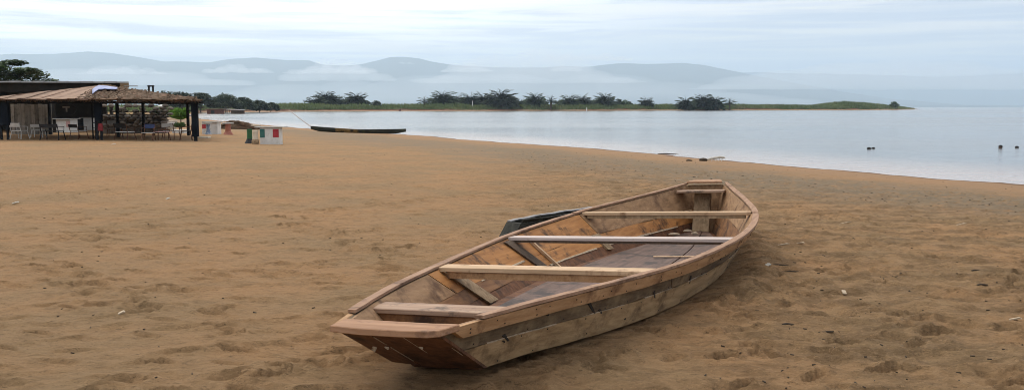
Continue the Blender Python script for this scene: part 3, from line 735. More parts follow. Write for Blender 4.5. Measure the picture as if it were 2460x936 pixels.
TREES = [(408, 300, 219, 4.6, 31, 'dark spreading tree rising just right of the small stand on the thatched roof'),
         (446, 292, 222, 5.0, 32, 'broad dark tree behind the right end of the shelter roof'),
         (488, 300, 221, 5.0, 33, 'dark tree directly above the right corner post of the shelter'),
         (548, 310, 224, 5.6, 34, 'wide dark tree on the far bank right of the shelter'),
         (588, 318, 233, 4.6, 35, 'rounded dark tree sloping down to the right on the far bank'),
         (628, 326, 241, 4.2, 36, 'low dark tree at the right end of the left-hand tree line'),
         (655, 345, 245, 3.0, 37, 'small dark bush trailing off the left-hand tree line')]
for px, d, yt, sp, sd, lab in TREES:
    x, y, z = far_base(px, d); make_tree('shore_tree', lab, (x, y, z), EYE + (HY - yt) / FPX * d - z, sp, sd, M['leaf_dark'], .42, 2600, group='dark trees at the left end of the far bank', trunk_h=.25)
for px, d, yt, sp, sd, lab in ((906, 455, 240, 2.7, 41, 'lone round bush between the two left palm groups'), (1485, 515, 236, 3.4, 42, 'dark rounded shrub right of the tall central palm'), (1508, 520, 242, 3.2, 43, 'low dark shrub trailing right of the central scrub'),
                               (1425, 512, 238, 3.2, 44, 'dark scrub tree left of the tall central palm'), (1237, 508, 240, 2.8, 45, 'low dark shrub right of the tallest palm'), (1110, 505, 236, 4.2, 46, 'dark scrub filling the gap left of the white post'), (1180, 505, 237, 4.0, 51, 'dark scrub between the dense palm and the tallest palm'), (1305, 505, 241, 3.6, 52, 'dark scrub behind the bare-trunked fan palm'), (1345, 510, 243, 3.4, 53, 'low scrub right of the bare-trunked fan palm'), (1700, 532, 238, 4.2, 54, 'dark scrub under the right-hand palm group'), (820, 470, 238, 4.0, 55, 'dark scrub under the left palm group'),
                               (2140, 640, 241, 3.2, 47, 'small flat-topped tree near the tip of the far spit'), (2065, 630, 244, 4.6, 48, 'low green bush on the hump near the end of the far spit'), (2010, 610, 244.5, 5.0, 49, 'wide low bush at the start of the hump on the far spit')):
    x, y, z = far_base(px, d); make_tree('shore_bush', lab, (x, y, z), EYE + (HY - yt) / FPX * d - z, sp, sd, M['leaf_dark'] if px < 1900 else M['leaf_mid'], .36, 1300, group='bushes on the far bank', cat='bush', trunk_h=.15)

random.seed(101)
ORD = 'first second third fourth fifth sixth seventh eighth ninth tenth eleventh twelfth thirteenth fourteenth fifteenth sixteenth'.split()
LONG = (1040, 1083, 1120, 1148, 1172, 1192, 1218, 1262, 1275, 1300, 1352, 1382, 1412, 1438, 1468, 1497)
for px in LONG + (1665, 1700, 798, 845):
    blab = {1665: 'rounded thicket bush at the left of the right-hand palm group', 1700: 'rounded thicket bush behind the middle of the right-hand palm group', 798: 'rounded thicket bush under the tall left-group palm', 845: 'rounded thicket bush left of the last palm in the left group'}.get(px) or 'rounded thicket bush in the long palm row, ' + ORD[LONG.index(px)] + ' from its left end'
    d = random.uniform(500, 522) if 900 < px < 1600 else 470 if px < 900 else 530; x, y, z = far_base(px, d); yt = random.uniform(233, 241)
    make_tree('thicket_bush', blab, (x, y, z), EYE + (HY - yt) / FPX * d - z, random.uniform(2.6, 4.2), 200 + px, M['palm'] if px % 3 else M['leaf_mid'], .34, 800, group='thicket between the far palms', cat='bush', trunk_h=.12)
# reeds and grass along the opposite bank: one uncountable mass
def reed_bed():
    mb = MB(); random.seed(77)
    segs = [(SH[i], SH[i + 1]) for i in range(NFAR, len(SH) - 6)]
    Ls = [float(np.hypot(*(b - a))) for a, b in segs]; tot = sum(Ls)
    n = 40000
    xs, ys, hs = [], [], []
    for _ in range(n):
        k = random.choices(range(len(segs)), Ls)[0]; a, b = segs[k]; q = random.random(); d = (b - a) / Ls[k]; nrm = np.array([-d[1], d[0]])
        off = 5.5 + 40 * random.random() ** 1.5; p = a + (b - a) * q + nrm * off
        xs.append(p[0]); ys.append(p[1]); hs.append(off)
    xs, ys = np.array(xs), np.array(ys); z, s, far = base_height(xs, ys)
    lump = vnoise(xs / 9, ys / 9, 3)
    pxs = CX + xs / ys * FPX
    for x, y, zz, l, px, ss in zip(xs, ys, z, lump, pxs, s):
        if ss < 4.5: continue
        tip = np.clip((2216 - px) / 190, .10, 1)
        edge = min(1.0, .45 + (ss - 4.5) / 14)
        h = (1.65 + 1.35 * l) * edge * random.uniform(.7, 1.15) * (.35 + .65 * tip) * (1 + .75 * max(0, math.sin(math.pi * (px - 1950) / 225)) if 1950 < px < 2175 else 1)
        if px < 520: h *= .6
        w = random.uniform(.12, .34); a = random.uniform(0, 3.14); dx, dy = math.cos(a) * w, math.sin(a) * w; lx, ly = random.uniform(-.35, .35), random.uniform(-.35, .35)
        mb.add([(x - dx, y - dy, zz - .1), (x + dx, y + dy, zz - .1), (x + dx * .7 + lx, y + dy * .7 + ly, zz + h * .8), (x + lx * 1.6, y + ly * 1.6, zz + h), (x - dx * .7 + lx, y - dy * .7 + ly, zz + h * .75)], [(0, 1, 2, 3, 4)])
    return tag(mb.build('reed_bed', M['reed'], fixn=False), 'long strip of green reeds and grass along the far bank', 'reeds', kind='stuff')
reed_bed()
# red earth step under the reeds
M['earth'] = material('red_earth', (.12, .055, .032), (.22, .115, .07), (.3, .3, 1), .95)
mb = MB(); rings = []
for i in range(NFAR + 1, len(SH) - 7):
    a, b = SH[i], SH[i + 1]; d = (b - a) / np.hypot(*(b - a)); nrm = np.array([-d[1], d[0]])
    for q in np.arange(0, 1, .04):
        p = a + (b - a) * q; o1 = 3.2 + 3.5 * float(vnoise(np.array([p[0] / 14]), np.array([p[1] / 14]), 8)[0]); h = .15 + .55 * float(vnoise(np.array([p[0] / 22]), np.array([p[1] / 22]), 12)[0])
        p0, p1, p2 = p + nrm * o1, p + nrm * (o1 + .6), p + nrm * (o1 + 6)
        zb = float(base_height(np.array([p0[0]]), np.array([p0[1]]))[0][0])
        rings.append([(p0[0], p0[1], zb - .3), (p1[0], p1[1], zb + h), (p2[0], p2[1], zb + h * .9), (p2[0], p2[1], zb - .5)])
o = mb.loft(rings).build('earth_bank', M['earth']); o['kind'] = 'structure'
# small things on the opposite bank
M['white'] = material('chalky_white_paint', (.60, .59, .55), (.74, .73, .69), (3, 3, 3), .8, (.42, .37, .29), 4.5, .58, .76, .2)
M['black'] = material('black_paint', (.012, .012, .014), (.028, .028, .030), (4, 4, 4), .6)
M['redbrown'] = material('red_brown', (.10, .035, .025), (.16, .06, .04), (4, 4, 4), .9)
def at_far(px, d): return Vector(far_base(px, d))
for px, d, h, lab in ((1136, 462, 3.9, 'white post standing among the palms of the far bank'), (1408, 466, 1.9, 'short white post at the edge of the far reeds')):
    p = at_far(px, d); t = thing('white_post', lab, 'post', p); MB().box((0, 0, h / 2 - .1), (.42, .42, h)).build('shaft', M['white'], t); MB().box((0, 0, h - .02), (.55, .55, .12)).build('cap', M['white'], t)
p = at_far(963, 428); t = thing('tree_stump', 'small red-brown stump at the water edge of the far bank', 'stump', p)
MB().tube([(0, 0, -.2), (.05, 0, .5), (.12, 0, .95)], [.5, .42, .3], 7).build('trunk', M['redbrown'], t)
M['thatch'] = material('grey_thatch', (.16, .11, .075), (.29, .205, .14), (8, 8, 3), .95, (.09, .055, .04), 3, .5, .68, .4)
p = at_far(524, 262)
t = thing('beach_hut', 'low dark hut with flat roof on the far bank beside the shelter', 'hut', p)
MB().box((0, 0, .75), (4.2, 2.4, 1.5)).build('wall', M['redbrown'], t); MB().box((-.5, -1.23, .65), (1.0, .06, 1.1)).build('doorway', M['black'], t); MB().box((0, 0, 1.6), (5.0, 3.0, .16)).build('roof', M['thatch'], t)
p = at_far(572, 268)
t = thing('open_shed', 'open shed with thin whitish roof on the far bank', 'shed', p)
MB().box((0, 0, 1.75), (4.8, 2.6, .12), ry=.03).build('roof', M['white'], t); MB().box((.3, .8, .75), (4.0, .1, 1.5)).build('back_wall', M['thatch'], t)
for x, y in ((-2.1, -1), (2.1, -1), (-2.1, 1), (2.1, 1)): MB().box((x, y, .8), (.12, .12, 1.85)).build('post', M['trunk'], t)
for px, d, ln, lab in ((585, 250, 6.5, 'pale upturned boat on the far sand below the open shed'), (652, 262, 8.5, 'long pale upturned boat on the far sand above the slanting pole'), (640, 300, 7.0, 'pale upturned boat lying farther back on the far sand')):
    p = at_far(px, d); rings = []
    for i in range(9):
        q = i / 8; w = .75 * max(.04, math.sin(math.pi * q)) ** .6; h = .62 * max(.1, math.sin(math.pi * q)) ** .5
        rings.append([((q - .5) * ln, -w, 0), ((q - .5) * ln, -w * .7, h * .8), ((q - .5) * ln, 0, h), ((q - .5) * ln, w * .7, h * .8), ((q - .5) * ln, w, 0)])
    t = thing('upturned_boat', lab, 'boat', p, .1, 'upturned boats on the far sand'); MB().loft(rings).build('hull', M['caulk'], t, smooth=True)
    MB().tube([(-.4 * ln, 0, .60), (0, 0, .66), (.4 * ln, 0, .60)], .05, 5).build('keel', M['trunk'], t)

# ------------------------------------------------------------------ shelter with tables on the left of the beach
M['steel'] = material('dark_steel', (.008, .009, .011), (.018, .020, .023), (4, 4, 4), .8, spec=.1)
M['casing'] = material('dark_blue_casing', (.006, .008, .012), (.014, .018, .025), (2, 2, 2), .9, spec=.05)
M['rust'] = material('rust_brown', (.09, .04, .025), (.16, .08, .045), (5, 5, 5), .85)
M['roofsheet'] = material('faded_red_matting', (.20, .125, .085), (.34, .235, .165), (2, 14, 9), .9, (.15, .08, .05), 2.0, .5, .7, .4, rnd=.28)
M['roofold'] = material('rotted_brown_matting', (.085, .055, .034), (.19, .120, .070), (6, 14, 9), .95, (.24, .10, .06), 2.0, .55, .75, .5, rnd=.35)
M['tarp'] = material('pale_blue_tarp', (.20, .24, .44), (.38, .42, .60), (3, 3, 3), .7)
M['zinc'] = material('grey_zinc_sheet', (.30, .32, .33), (.42, .44, .45), (1, 6, 1), .5)
M['dark_timber'] = material('near_black_timber', (.010, .009, .008), (.026, .022, .018), (3, 3, 3), .9)
M['darkwall'] = material('roof_shade_wall', (.020, .020, .018), (.045, .042, .036), (2, 2, 2), .9)  # near-black tone paints the shade under the zinc roof
M['cloth'] = material('grey_cane_screen', (.20, .185, .155), (.30, .275, .235), (9, 9, 1.2), .9, (.12, .11, .09), 3, .5, .7, rnd=.3)
M['stone'] = material('grey_rubble', (.15, .130, .108), (.27, .235, .195), (6, 6, 6), .95, (.06, .05, .045), 5, .5, .7, .5, rnd=.35)
M['concrete'] = material('concrete_slab', (.34, .33, .30), (.46, .45, .42), (6, 6, 6), .85, (.25, .23, .2), 4, .55, .7)
M['green'] = material('green_paint', (.022, .095, .035), (.042, .14, .055), (5, 5, 5), .65)
M['teal'] = material('teal_paint', (.035, .13, .115), (.055, .17, .15), (5, 5, 5), .65)
M['red'] = material('red_paint', (.34, .030, .040), (.46, .050, .060), (5, 5, 5), .65)
M['redcloth'] = material('dull_red', (.16, .018, .022), (.27, .036, .04), (5, 5, 5), .8)
M['orange'] = material('orange_paint', (.32, .115, .075), (.44, .18, .125), (5, 5, 5), .75, (.22, .07, .045), 4, .55, .7)
M['blue'] = material('blue_paint', (.10, .16, .26), (.24, .30, .38), (7, 7, 7), .75, (.45, .47, .48), 6, .5, .6)
M['navy'] = material('navy_plastic', (.012, .022, .07), (.03, .05, .13), (5, 5, 5), .5)
M['cream'] = material('cream_glaze', (.50, .43, .32), (.62, .55, .43), (5, 5, 5), .7)
M['maroon'] = material('maroon_glaze', (.07, .014, .016), (.12, .025, .026), (5, 5, 5), .6)
M['pink'] = material('faded_pink_paint', (.46, .26, .24), (.58, .38, .35), (4, 4, 4), .8)
YF = G(240, 336).y                          # the front row of posts
def gp(px, py, dz=0.0): g = G(px, py); return Vector((g.x, g.y, ground_z(g.x, g.y) + dz))
mpx = YF / FPX                              # metres per photo pixel at the front posts
eave = lambda py, y=YF: D(0, py, y).z
shel = thing('beach_shelter', 'low open shelter with patched brown matting roof and dark posts on the sand', 'shelter', (0, 0, 0))
# roof: four slopes of overlapping mats
A, B = D(-25, 237.5, YF - .55), D(482, 240.5, YF - .35); apex = D(245, 207, YF + 4.2)
C_, E_ = Vector(((470 - CX) / FPX * (YF + 8.5), YF + 8.5, B.z)), Vector(((-30 - CX) / FPX * (YF + 8.5), YF + 8.5, A.z))
def slope(P0, P1, top, n, seed, mats):
    random.seed(seed); P0, P1 = Vector(P0), Vector(P1); e = P1 - P0
    nrm = e.cross(top - P0).normalized(); nrm = nrm if nrm.z > 0 else -nrm
    foot = (top - P0).dot(e) / e.length_squared; up = top - (P0 + e * foot)
    for i in range(n):
        a, b = i / n - .004, (i + 1) / n + .006; a, b = max(a, 0), min(b, 1)
        hh = lambda q: max(0.0, min(1.0, q / foot if q < foot else (1 - q) / (1 - foot)))
        off = nrm * random.uniform(.0, .05); sag = -up * random.uniform(.0, .05) - nrm * .01
        pts = [P0 + e * a + sag, P0 + e * b + sag, P0 + e * b + up * hh(b), P0 + e * a + up * hh(a)]
        if foot > a and foot < b: pts.insert(3, Vector(top))
        MB().loft([[p + off for p in pts], [p + off + nrm * .028 for p in pts]]).build('roof_mat', mats(i / n), shel)
slope(A, B, apex, 30, 3, lambda q: M['roofsheet'] if q < .44 + random.uniform(-.05, .05) else M['roofold'])
slope(B, C_, apex, 14, 4, lambda q: M['roofold']); slope(C_, E_, apex, 12, 5, lambda q: M['roofold']); slope(E_, A, apex, 10, 6, lambda q: M['roofsheet'])
# frayed front edge of the matting
mb = MB(); random.seed(9)
for _ in range(420):
    q = random.random(); p = A.lerp(B, q) + Vector((0, random.uniform(-.06, .1), random.uniform(-.05, .04))); ln = random.uniform(.08, .28)
    mb.tube([p, p + Vector((random.uniform(-.14, .14), -.05, -ln * .45))], [.014, .006], 4)
fr = mb.build('frayed_edge', M['roofold'], shel); fr['kind'] = 'stuff'
for P0, P1 in ((A, B), (B, C_), (C_, E_), (E_, A)):
    a, b = P0 + Vector((0, 0, -.11)), P1 + Vector((0, 0, -.11)); c0 = (a + b) / 2
    inw = (Vector(((A.x + B.x) / 2, YF + 4.2, 0)) - Vector((c0.x, c0.y, 0))).normalized() * .30
    MB().tube([a + inw, b + inw], .055, 6).build('eave_beam', M['steel'], shel)
for i in range(9):
    a = A.lerp(B, .06 + i * .11) + Vector((0, .2, -.07)); MB().tube([a, a.lerp(apex, .93)], .03, 5).build('rafter', M['dark_timber'], shel)
def post(px, y, casing, w=.15, gap=.0, top=None):
    x = (px - CX) / FPX * y * 1.0; x = D(px, 300, y).x; zt = (top or A.z - .12); z0 = ground_z(x, y) - .1
    if gap:
        for s in (-1, 1): MB().box((x + s * gap, y, (zt + z0) / 2), (.085, .085, zt - z0)).build('post', M['steel'], shel)
    else: MB().box((x, y, (zt + z0) / 2), (w, .12, zt - z0)).build('post', M['steel'], shel)
    if casing:
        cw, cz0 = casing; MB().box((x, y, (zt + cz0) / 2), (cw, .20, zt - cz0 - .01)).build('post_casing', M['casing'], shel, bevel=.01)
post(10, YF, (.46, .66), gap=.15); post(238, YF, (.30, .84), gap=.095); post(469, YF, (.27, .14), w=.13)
post(283, YF + 4.5, None, w=.13); post(120, YF + 8.6, None, w=.12); post(452, YF + 8.4, None, w=.13); post(-20, YF + 8.6, None); post(345, YF + 8.5, None, w=.12)
x226 = D(226, 300, YF + 1.6).x
for dx in (-.07, .07): MB().box((x226 + dx, YF + 1.6, .95), (.05, .05, 1.95)).build('ladder_rail', M['steel'], shel)
for k in range(7): MB().box((x226, YF + 1.6, .25 + k * .25), (.13, .03, .035)).build('ladder_rung', M['steel'], shel)
mb = MB(); random.seed(19)
for _ in range(900):                        # loose thatch over the rotted half of the roof
    q = .40 + .60 * random.random(); r_ = random.random() ** 1.3; pt = A.lerp(B, q).lerp(apex, r_ * .96) + Vector((0, -.04, .05))
    mb.box(pt, (random.uniform(.03, .10), random.uniform(.12, .42), random.uniform(.01, .035)), rz=random.uniform(-.7, .7), rx=.3 + random.uniform(-.25, .25))
mb.build('loose_thatch', M['roofold'], shel, fixn=False)['kind'] = 'stuff'
for z_, sag in ((1.30, .05), (1.05, .08)):
    pts = [D(240, 300, YF + 4.4).lerp(D(466, 300, YF + 6.0), t_ / 8) for t_ in range(9)]
    MB().tube([(v_.x, v_.y, z_ - sag * math.sin(math.pi * i_ / 8)) for i_, v_ in enumerate(pts)], .014, 4).build('wire', M['steel'], shel)
# tarpaulin thrown over the ridge
rings = []; random.seed(4)
for i in range(9):
    q = i / 8; px = 222 + 60 * q; row_ = []
    for j in range(5):
        py = (216 - 5.5 * math.sin(math.pi * q ** .6) + random.uniform(-1, 1)) + (226 - 216 + 5 * q * (1 - q)) * (j / 4) * (1.05 - q * .7) + (7 if q < .25 else 0) * (1 - q * 4) * .6
        tt = (py - 207) / (238 - 207); y = apex.y + (YF - .5 - apex.y) * max(0, min(1, tt)) - .40 - .07 * random.random()
        row_.append(D(px, py - 2.0, y - .15) + Vector((0, 0, .05)))
    rings.append(row_)
mb = MB(); mb.loft(rings, caps=False, closed=False); o = mb.build('tarpaulin', M['tarp'], smooth=True)
sm = o.modifiers.new('thick', 'SOLIDIFY'); sm.thickness = .02
tag(o, 'crumpled pale blue tarpaulin on the peak of the shelter roof', 'tarpaulin')
s0 = D(363, 221, YF + 3.0)
t = thing('wooden_stand', 'small dark stool-like stand on the right slope of the shelter roof', 'stand', s0)
for dx in (-.10, .10): MB().box((dx, 0, .06), (.055, .10, .40)).build('leg', M['dark_timber'], t)
MB().box((0, 0, .285), (.29, .14, .07)).build('top', M['dark_timber'], t)

# large zinc-roofed building behind
bld = thing('zinc_roofed_building', 'dark open building with grey zinc roof edge behind the shelter', 'building', (0, 0, 0))
YB = YF + 12.5
r0, r1 = D(-420, 201, YB), D(318, 203.5, YB)
z_r = D(0, 196, YB).z
x0, x1 = r0.x, r1.x
n = 26; kb = (YB + 8) / YB * 1.01
for i in range(n):
    a, b = x0 + (x1 - x0) * i / n, x0 + (x1 - x0) * (i + 1) / n + .03; s = -.012 * (i / n) * 7
    MB().loft([[(a, YB - .6, z_r - .02 + s), (b, YB - .6, z_r - .02 + s), (b * kb, YB + 8, z_r - .12 + s), (a * kb, YB + 8, z_r - .12 + s)], [(a, YB - .6, z_r + .08 + s - .02 * (i % 2)), (b, YB - .6, z_r + .08 + s - .02 * (i % 2)), (b * kb, YB + 8, z_r - .02 + s), (a * kb, YB + 8, z_r - .02 + s)]]).build('zinc_sheet', M['zinc'], bld)
MB().box(((x0 + x1) / 2 - .3, YB - .1, z_r - .34), (x1 - x0 - .8, .12, .52)).build('shade_board', M['dark_timber'], bld)  # near-black strip painting the shaded underside of the roof
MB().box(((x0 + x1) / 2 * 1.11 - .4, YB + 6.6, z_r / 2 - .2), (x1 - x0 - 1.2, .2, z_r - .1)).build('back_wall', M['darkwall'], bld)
MB().box((x0 + .2, YB + 3, z_r / 2 - .2), (.2, 7, z_r)).build('unseen_side_wall', M['darkwall'], bld)  # out of view, added to keep the interior dark
MB().box((x1 + .05, YB - .35, z_r - .27), (.75, .14, .05)).build('roof_batten', M['zinc'], bld)
for k in range(6):
    x = x1 - 1.3 - k * 3.4; MB().box((x, YB, z_r / 2 - .2), (.16, .16, z_r - .2)).build('post', M['dark_timber'], bld)
# leafy tree beyond its roof
p = D(28, 200, YB + 16)
make_tree('almond_tree', 'green tree with flat leafy tiers above the zinc roof at left edge', (p.x - 1.2, p.y, ground_z(p.x, p.y)), D(0, 150, YB + 16).z + .3, 3.6, 61, M['leaf_mid'], .20, 6500, flat=True, trunk_h=.55)

# screens and rubble wall at the back of the shelter
scr = thing('cane_screen', 'pale grey upright cane screen at the back left of the shelter', 'screen', (0, 0, 0))
ys = YF + 8.9
for k in range(12):
    px = 28 + k * 8.2; p = D(px + 4, 300, ys); zt, zb = D(px, 250 + random.uniform(-1, 2), ys).z, -.05
    MB().box((p.x, ys + random.uniform(-.03, .03), (zt + zb) / 2), (8.0 * ys / FPX, .03, zt - zb)).build('slat', M['cloth'], scr)
wall = thing('rubble_wall', 'low wall of grey rubble stones behind the chairs in the shelter', 'wall', (0, 0, 0))
ys = YF + 9.6; random.seed(21)
st = MB().lathe([(.02, -.5), (.36, -.42), (.52, -.1), (.46, .25), (.25, .48), (.02, .5)], 8).build('stone', M['stone'], wall, bevel=0)
first = True
for r in range(8):
    py = 300 - r * 6.6; x = 243 + random.uniform(0, 6)
    while x < 402:
        w = random.uniform(9, 24); p = D(x + w / 2, py, ys)
        if random.random() < (300 - py) / 46 * .5: x += w; continue
        o = st if first else st.copy()
        if not first: col.objects.link(o); o.parent = wall
        first = False
        o.location = (p.x, ys + random.uniform(-.05, .05), p.z); o.rotation_euler = (random.uniform(-.2, .2), random.uniform(-.25, .25), random.uniform(0, 6.28)); o.scale = (w * ys / FPX * .98, .34, 7.6 * ys / FPX * random.uniform(.6, 1.25))
        x += w * .95
MB().box((D(322, 290, ys + .3).x, ys + .28, .55), (158 * ys / FPX, .2, 1.1)).build('core', M['stone'], wall)

# ---- tables, pedestals
def table(name, label, px, base, w_px, top, slab=None, mat='white', depth=None, panels=(), group=None, cat='table'):
    p = gp(px, base); k = p.y / FPX; h = (base - top) * k; w = w_px * k; d = depth or w * .8
    t = thing(name, label, cat, (p.x, p.y + d / 2, p.z - .03), group=group)
    body = MB().box((0, 0, h / 2 - .02), (w, d, h), taper=.985).build('pedestal', M[mat], t, bevel=.015)
    if slab:
        sl, sr, th = slab; sw = (sr - sl) * k; sx = ((sl + sr) / 2 - px) * k
        MB().box((sx, 0, h + th / 2 - .02), (sw, d * 1.35, th)).build('table_top', M['concrete'], t, bevel=.008)
    for l, r, tp, bt, m in panels:
        MB().box((((l + r) / 2 - px) * k, -d / 2 - .004, ((base - tp) + (base - bt)) / 2 * k), ((r - l) * k, .008, (bt - tp) * k)).build('painted_panel', M[m], body)
    return t
def flared(name, label, px, base, w_px, top, mat, foot, foot_w, slab=None, cat='table', group=None):
    p = gp(px, base); k = p.y / FPX; h = (base - top) * k; r = w_px * k / 2
    t = thing(name, label, cat, (p.x, p.y + r, p.z - .03), group=group)
    MB().lathe([(r * 1.05, .06), (r * 1.0, h * .3), (r * .93, h * .75), (r * 1.0, h)], 14).build('pedestal', M[mat], t, smooth=False)
    fw = foot_w * k / 2; MB().lathe([(fw, 0), (fw * .92, .05), (r * 1.25, .17), (r * 1.04, .24)], 16).build('foot', M[foot], t)
    if slab: MB().lathe([(slab * k / 2, h), (slab * k / 2, h + .05), (slab * k / 2 - .02, h + .06)], 20).build('table_top', M['concrete'], t)
    return t
table('painted_table', 'big white block table with green and red painted rectangles nearest the water', 648.5, 341.5, 48, 298.5, (613, 684, .04), 'white', .5, ((625, 636.5, 303, 323.5, 'teal'), (656, 670, 303, 323, 'red')), 'masonry tables on the beach')
flared('round_pedestal', 'round green pedestal with black foot beside the big white block', 598, 340, 13, 304, 'green', 'black', 26, None, group='masonry tables on the beach', cat='pedestal')
o = gp(606, 330); k = o.y / FPX
t = thing('plank_top', 'thin slab top bridging the green pedestal and the white column', 'table top', (o.x, o.y + .35, ground_z(o.x, o.y) + (330 - 299) * k))
MB().box((0, 0, 0), (.60, .45, .05), ry=-.03).build('slab', M['rib_dark'], t, bevel=.008); MB().box((.1, -.05, .06), (.38, .4, .06)).build('upper_slab', M['cream'], t, bevel=.008)  # lower slab coloured dark to paint the shadow beneath the cap
flared('round_pedestal', 'short whitish column between the green pedestal and the big white block', 611.5, 342.5, 14, 308, 'cream', 'rib', 19, None, group='masonry tables on the beach', cat='pedestal')
flared('round_table', 'orange pedestal table with flared foot left of the big white block', 546, 319, 13.5, 291.5, 'orange', 'orange', 26, 27, group='masonry tables on the beach')
table('painted_table', 'white block table with red patch behind the right corner post', 504, 318, 37, 288, (487, 526, .045), 'white', None, ((486, 495, 294, 304, 'red'),), 'masonry tables on the beach')
flared('round_pedestal', 'mottled blue pedestal in front of the white block beside the corner post', 499, 319.5, 9, 293, 'blue', 'blue', 17, 18, group='masonry tables on the beach', cat='pedestal')
table('low_stone', 'flat pale stone lying on the sand right of the corner post', 487, 328, 26, 323, None, 'cream', .5, cat='stone')
table('white_table', 'white masonry table with slab top at the left under the shelter roof', 146, 318, 48, 285, (109, 174, .05), 'white', None, ((160, 169, 290, 304, 'pink'),), 'white tables under the shelter')
table('white_table', 'pinkish table rising behind the left white one in the shelter', 143, 309.5, 40, 278.5, (116, 171, .05), 'pink', None, (), 'white tables under the shelter')
table('white_table', 'narrow white table beside the middle post pair', 212, 312, 22, 281.5, (192, 224, .045), 'white', None, (), 'white tables under the shelter')
table('planter_box', 'long white planter trough near the right corner post', 428, 317, 30, 307.5, None, 'white', .5, cat='planter')
# big cream pot with a maroon band, a lid on it
p = gp(402, 309); k = p.y / FPX
t = thing('glazed_pot', 'large cream tub with maroon band and white rim in the shelter', 'pot', (p.x, p.y + .5, p.z))
MB().lathe([(14 * k, 0), (15.5 * k, .2), (17 * k, .28)], 18).build('base', M['cream'], t); MB().lathe([(17 * k, .281), (17.3 * k, .42)], 18).build('band', M['maroon'], t); MB().lathe([(17.2 * k, .421), (16 * k, .56), (17.5 * k, .58), (17.5 * k, .62)], 18).build('rim', M['white'], t)
# white dish on a pole behind it
p = gp(392, 300); k = p.y / FPX
t = thing('white_lamp', 'white dome-shaped lamp on a thin pole behind the leafy plant', 'lamp', (p.x, p.y, p.z))
MB().tube([(0, 0, -.05), (0, 0, (300 - 252) * k)], .025, 6).build('pole', M['steel'], t); h = (300 - 252.5) * k; MB().lathe([(11 * k, h), (10 * k, h + .06), (6 * k, h + .13), (1 * k, h + .16)], 14).build('shade', M['white'], t)

def leafy(name, label, px, base, top, spread_px, mat, n=22, seed=0, y_off=0.0, width=.22):
    random.seed(seed); p = gp(px, base); k = p.y / FPX; h = (base - top) * k; sp = spread_px * k / 2
    t = thing(name, label, 'plant', (p.x, p.y + y_off, p.z), group='green plants in the shelter'); mb = MB()
    for i in range(n):
        a = i * 2.39996; q = random.uniform(.35, 1); ln = sp * q; z1 = h * random.uniform(.75, 1.02); z2 = z1 - h * .28 * q * random.uniform(.2, 1.3)
        d = Vector((math.cos(a), math.sin(a), 0)); s = Vector((-d.y, d.x, 0)) * width * ln
        b0, b1, b2 = d * ln * .15 + Vector((0, 0, h * .45)), d * ln * .62 + Vector((0, 0, z1)), d * ln + Vector((0, 0, z2))
        mb.add([b0, b1 - s, b2, b1 + s], [(0, 1, 2), (0, 2, 3)])
    mb.build('leaves', M[mat], t, fixn=False); MB().tube([(0, 0, -.05), (0, 0, h * .7)], [.05, .03], 6).build('stem', M['trunk'], t)
    return t
leafy('broadleaf_plant', 'bright green broad-leaved plant behind the cream tub', 424, 309, 255, 66, 'leaf_bright', 34, 3, .9)
leafy('potted_shrub', 'dark green shrub in the white planter trough', 428, 316, 291, 36, 'leaf_mid', 40, 4, .25, .16)
leafy('potted_shrub', 'dark green drooping plant on the sand left of the blue can', 312, 309, 272, 54, 'leaf_mid', 46, 5, .6, .13)
leafy('hedge_shrub', 'green shrub behind the white tables at the left', 132, 305, 247, 44, 'leaf_mid', 60, 6, 2.4, .18)
leafy('hedge_shrub', 'dark bushy plant in front of the cane screen', 66, 308, 268, 40, 'leaf_dark', 70, 7, 1.2, .18)
leafy('hedge_shrub', 'dark leafy shrub in front of the rubble wall', 366, 309, 262, 44, 'leaf_dark', 60, 8, 1.6, .16)

# ---- chairs
def chair(label, px, base, face, w_px=30, seat='white', frame='steel', back=None, seat_h=None, back_h=None, tilt=.18):
    p = gp(px, base); k = p.y / FPX; w = w_px * k; sh = seat_h or .36; bh = back_h or .40; d = .45
    t = thing('garden_chair', label, 'chair', p, face, 'chairs under the shelter')
    MB().box((0, 0, sh), (w, d, .035)).build('seat', M[seat], t, bevel=.006)
    for sx in (-1, 1):
        for sy in (-1, 1):
            a = Vector((sx * (w / 2 - .03), sy * (d / 2 - .03), sh - .015)); MB().tube([a, a + Vector((sx * .05, sy * tilt * .5, -sh - .03))], .020, 6).build('leg', M[frame], t)
        MB().tube([(sx * (w / 2 - .02), d / 2, sh - .02), (sx * (w / 2 - .02), d / 2 + .10, sh + bh)], .018, 6).build('back_post', M[frame], t)
        MB().tube([(sx * (w / 2), d / 2 + .04, sh + .22), (sx * (w / 2 + .02), -d / 2 + .05, sh + .20), (sx * (w / 2), -d / 2 + .05, sh)], .015, 5).build('armrest', M[frame], t)
    MB().box((0, d / 2 + .075, sh + bh * .72), (w * .98, .03, bh * .5), rx=-.22).build('backrest', M[back or frame], t, bevel=.006)
    return t
chair('black-framed chair with white seat right of the middle post pair', 301, 335, 2.75, 40, 'white', 'rust', 'dark_timber')
chair('dark chair with grey seat right of the blue can', 357, 337, .15, 26, 'concrete', 'rust', 'navy')
chair('pinkish-seated chair left of the planter trough', 388, 336, -.12, 30, 'pink', 'rust', 'rust', .40, .12)
chair('dark blue-backed chair leaning against the right corner post', 447, 334, -1.2, 28, 'dark_timber', 'rust', 'navy', .42, .55)
chair('dark metal chair in front of the left white table', 127, 336, 3.05, 46, 'black', 'steel', 'black', .40, .34)
chair('white plastic chair half hidden at the left of the shelter', 93, 330, 3.3, 26, 'white', 'white', 'white', .36, .30)
chair('white-topped stool chair left of the middle post pair', 190, 333, 2.6, 34, 'white', 'rust', 'dark_timber', .38, .32)
chair('pale chair behind the white-seated one near the bench', 276, 326, .6, 30, 'concrete', 'rust', 'concrete', .40, .42)
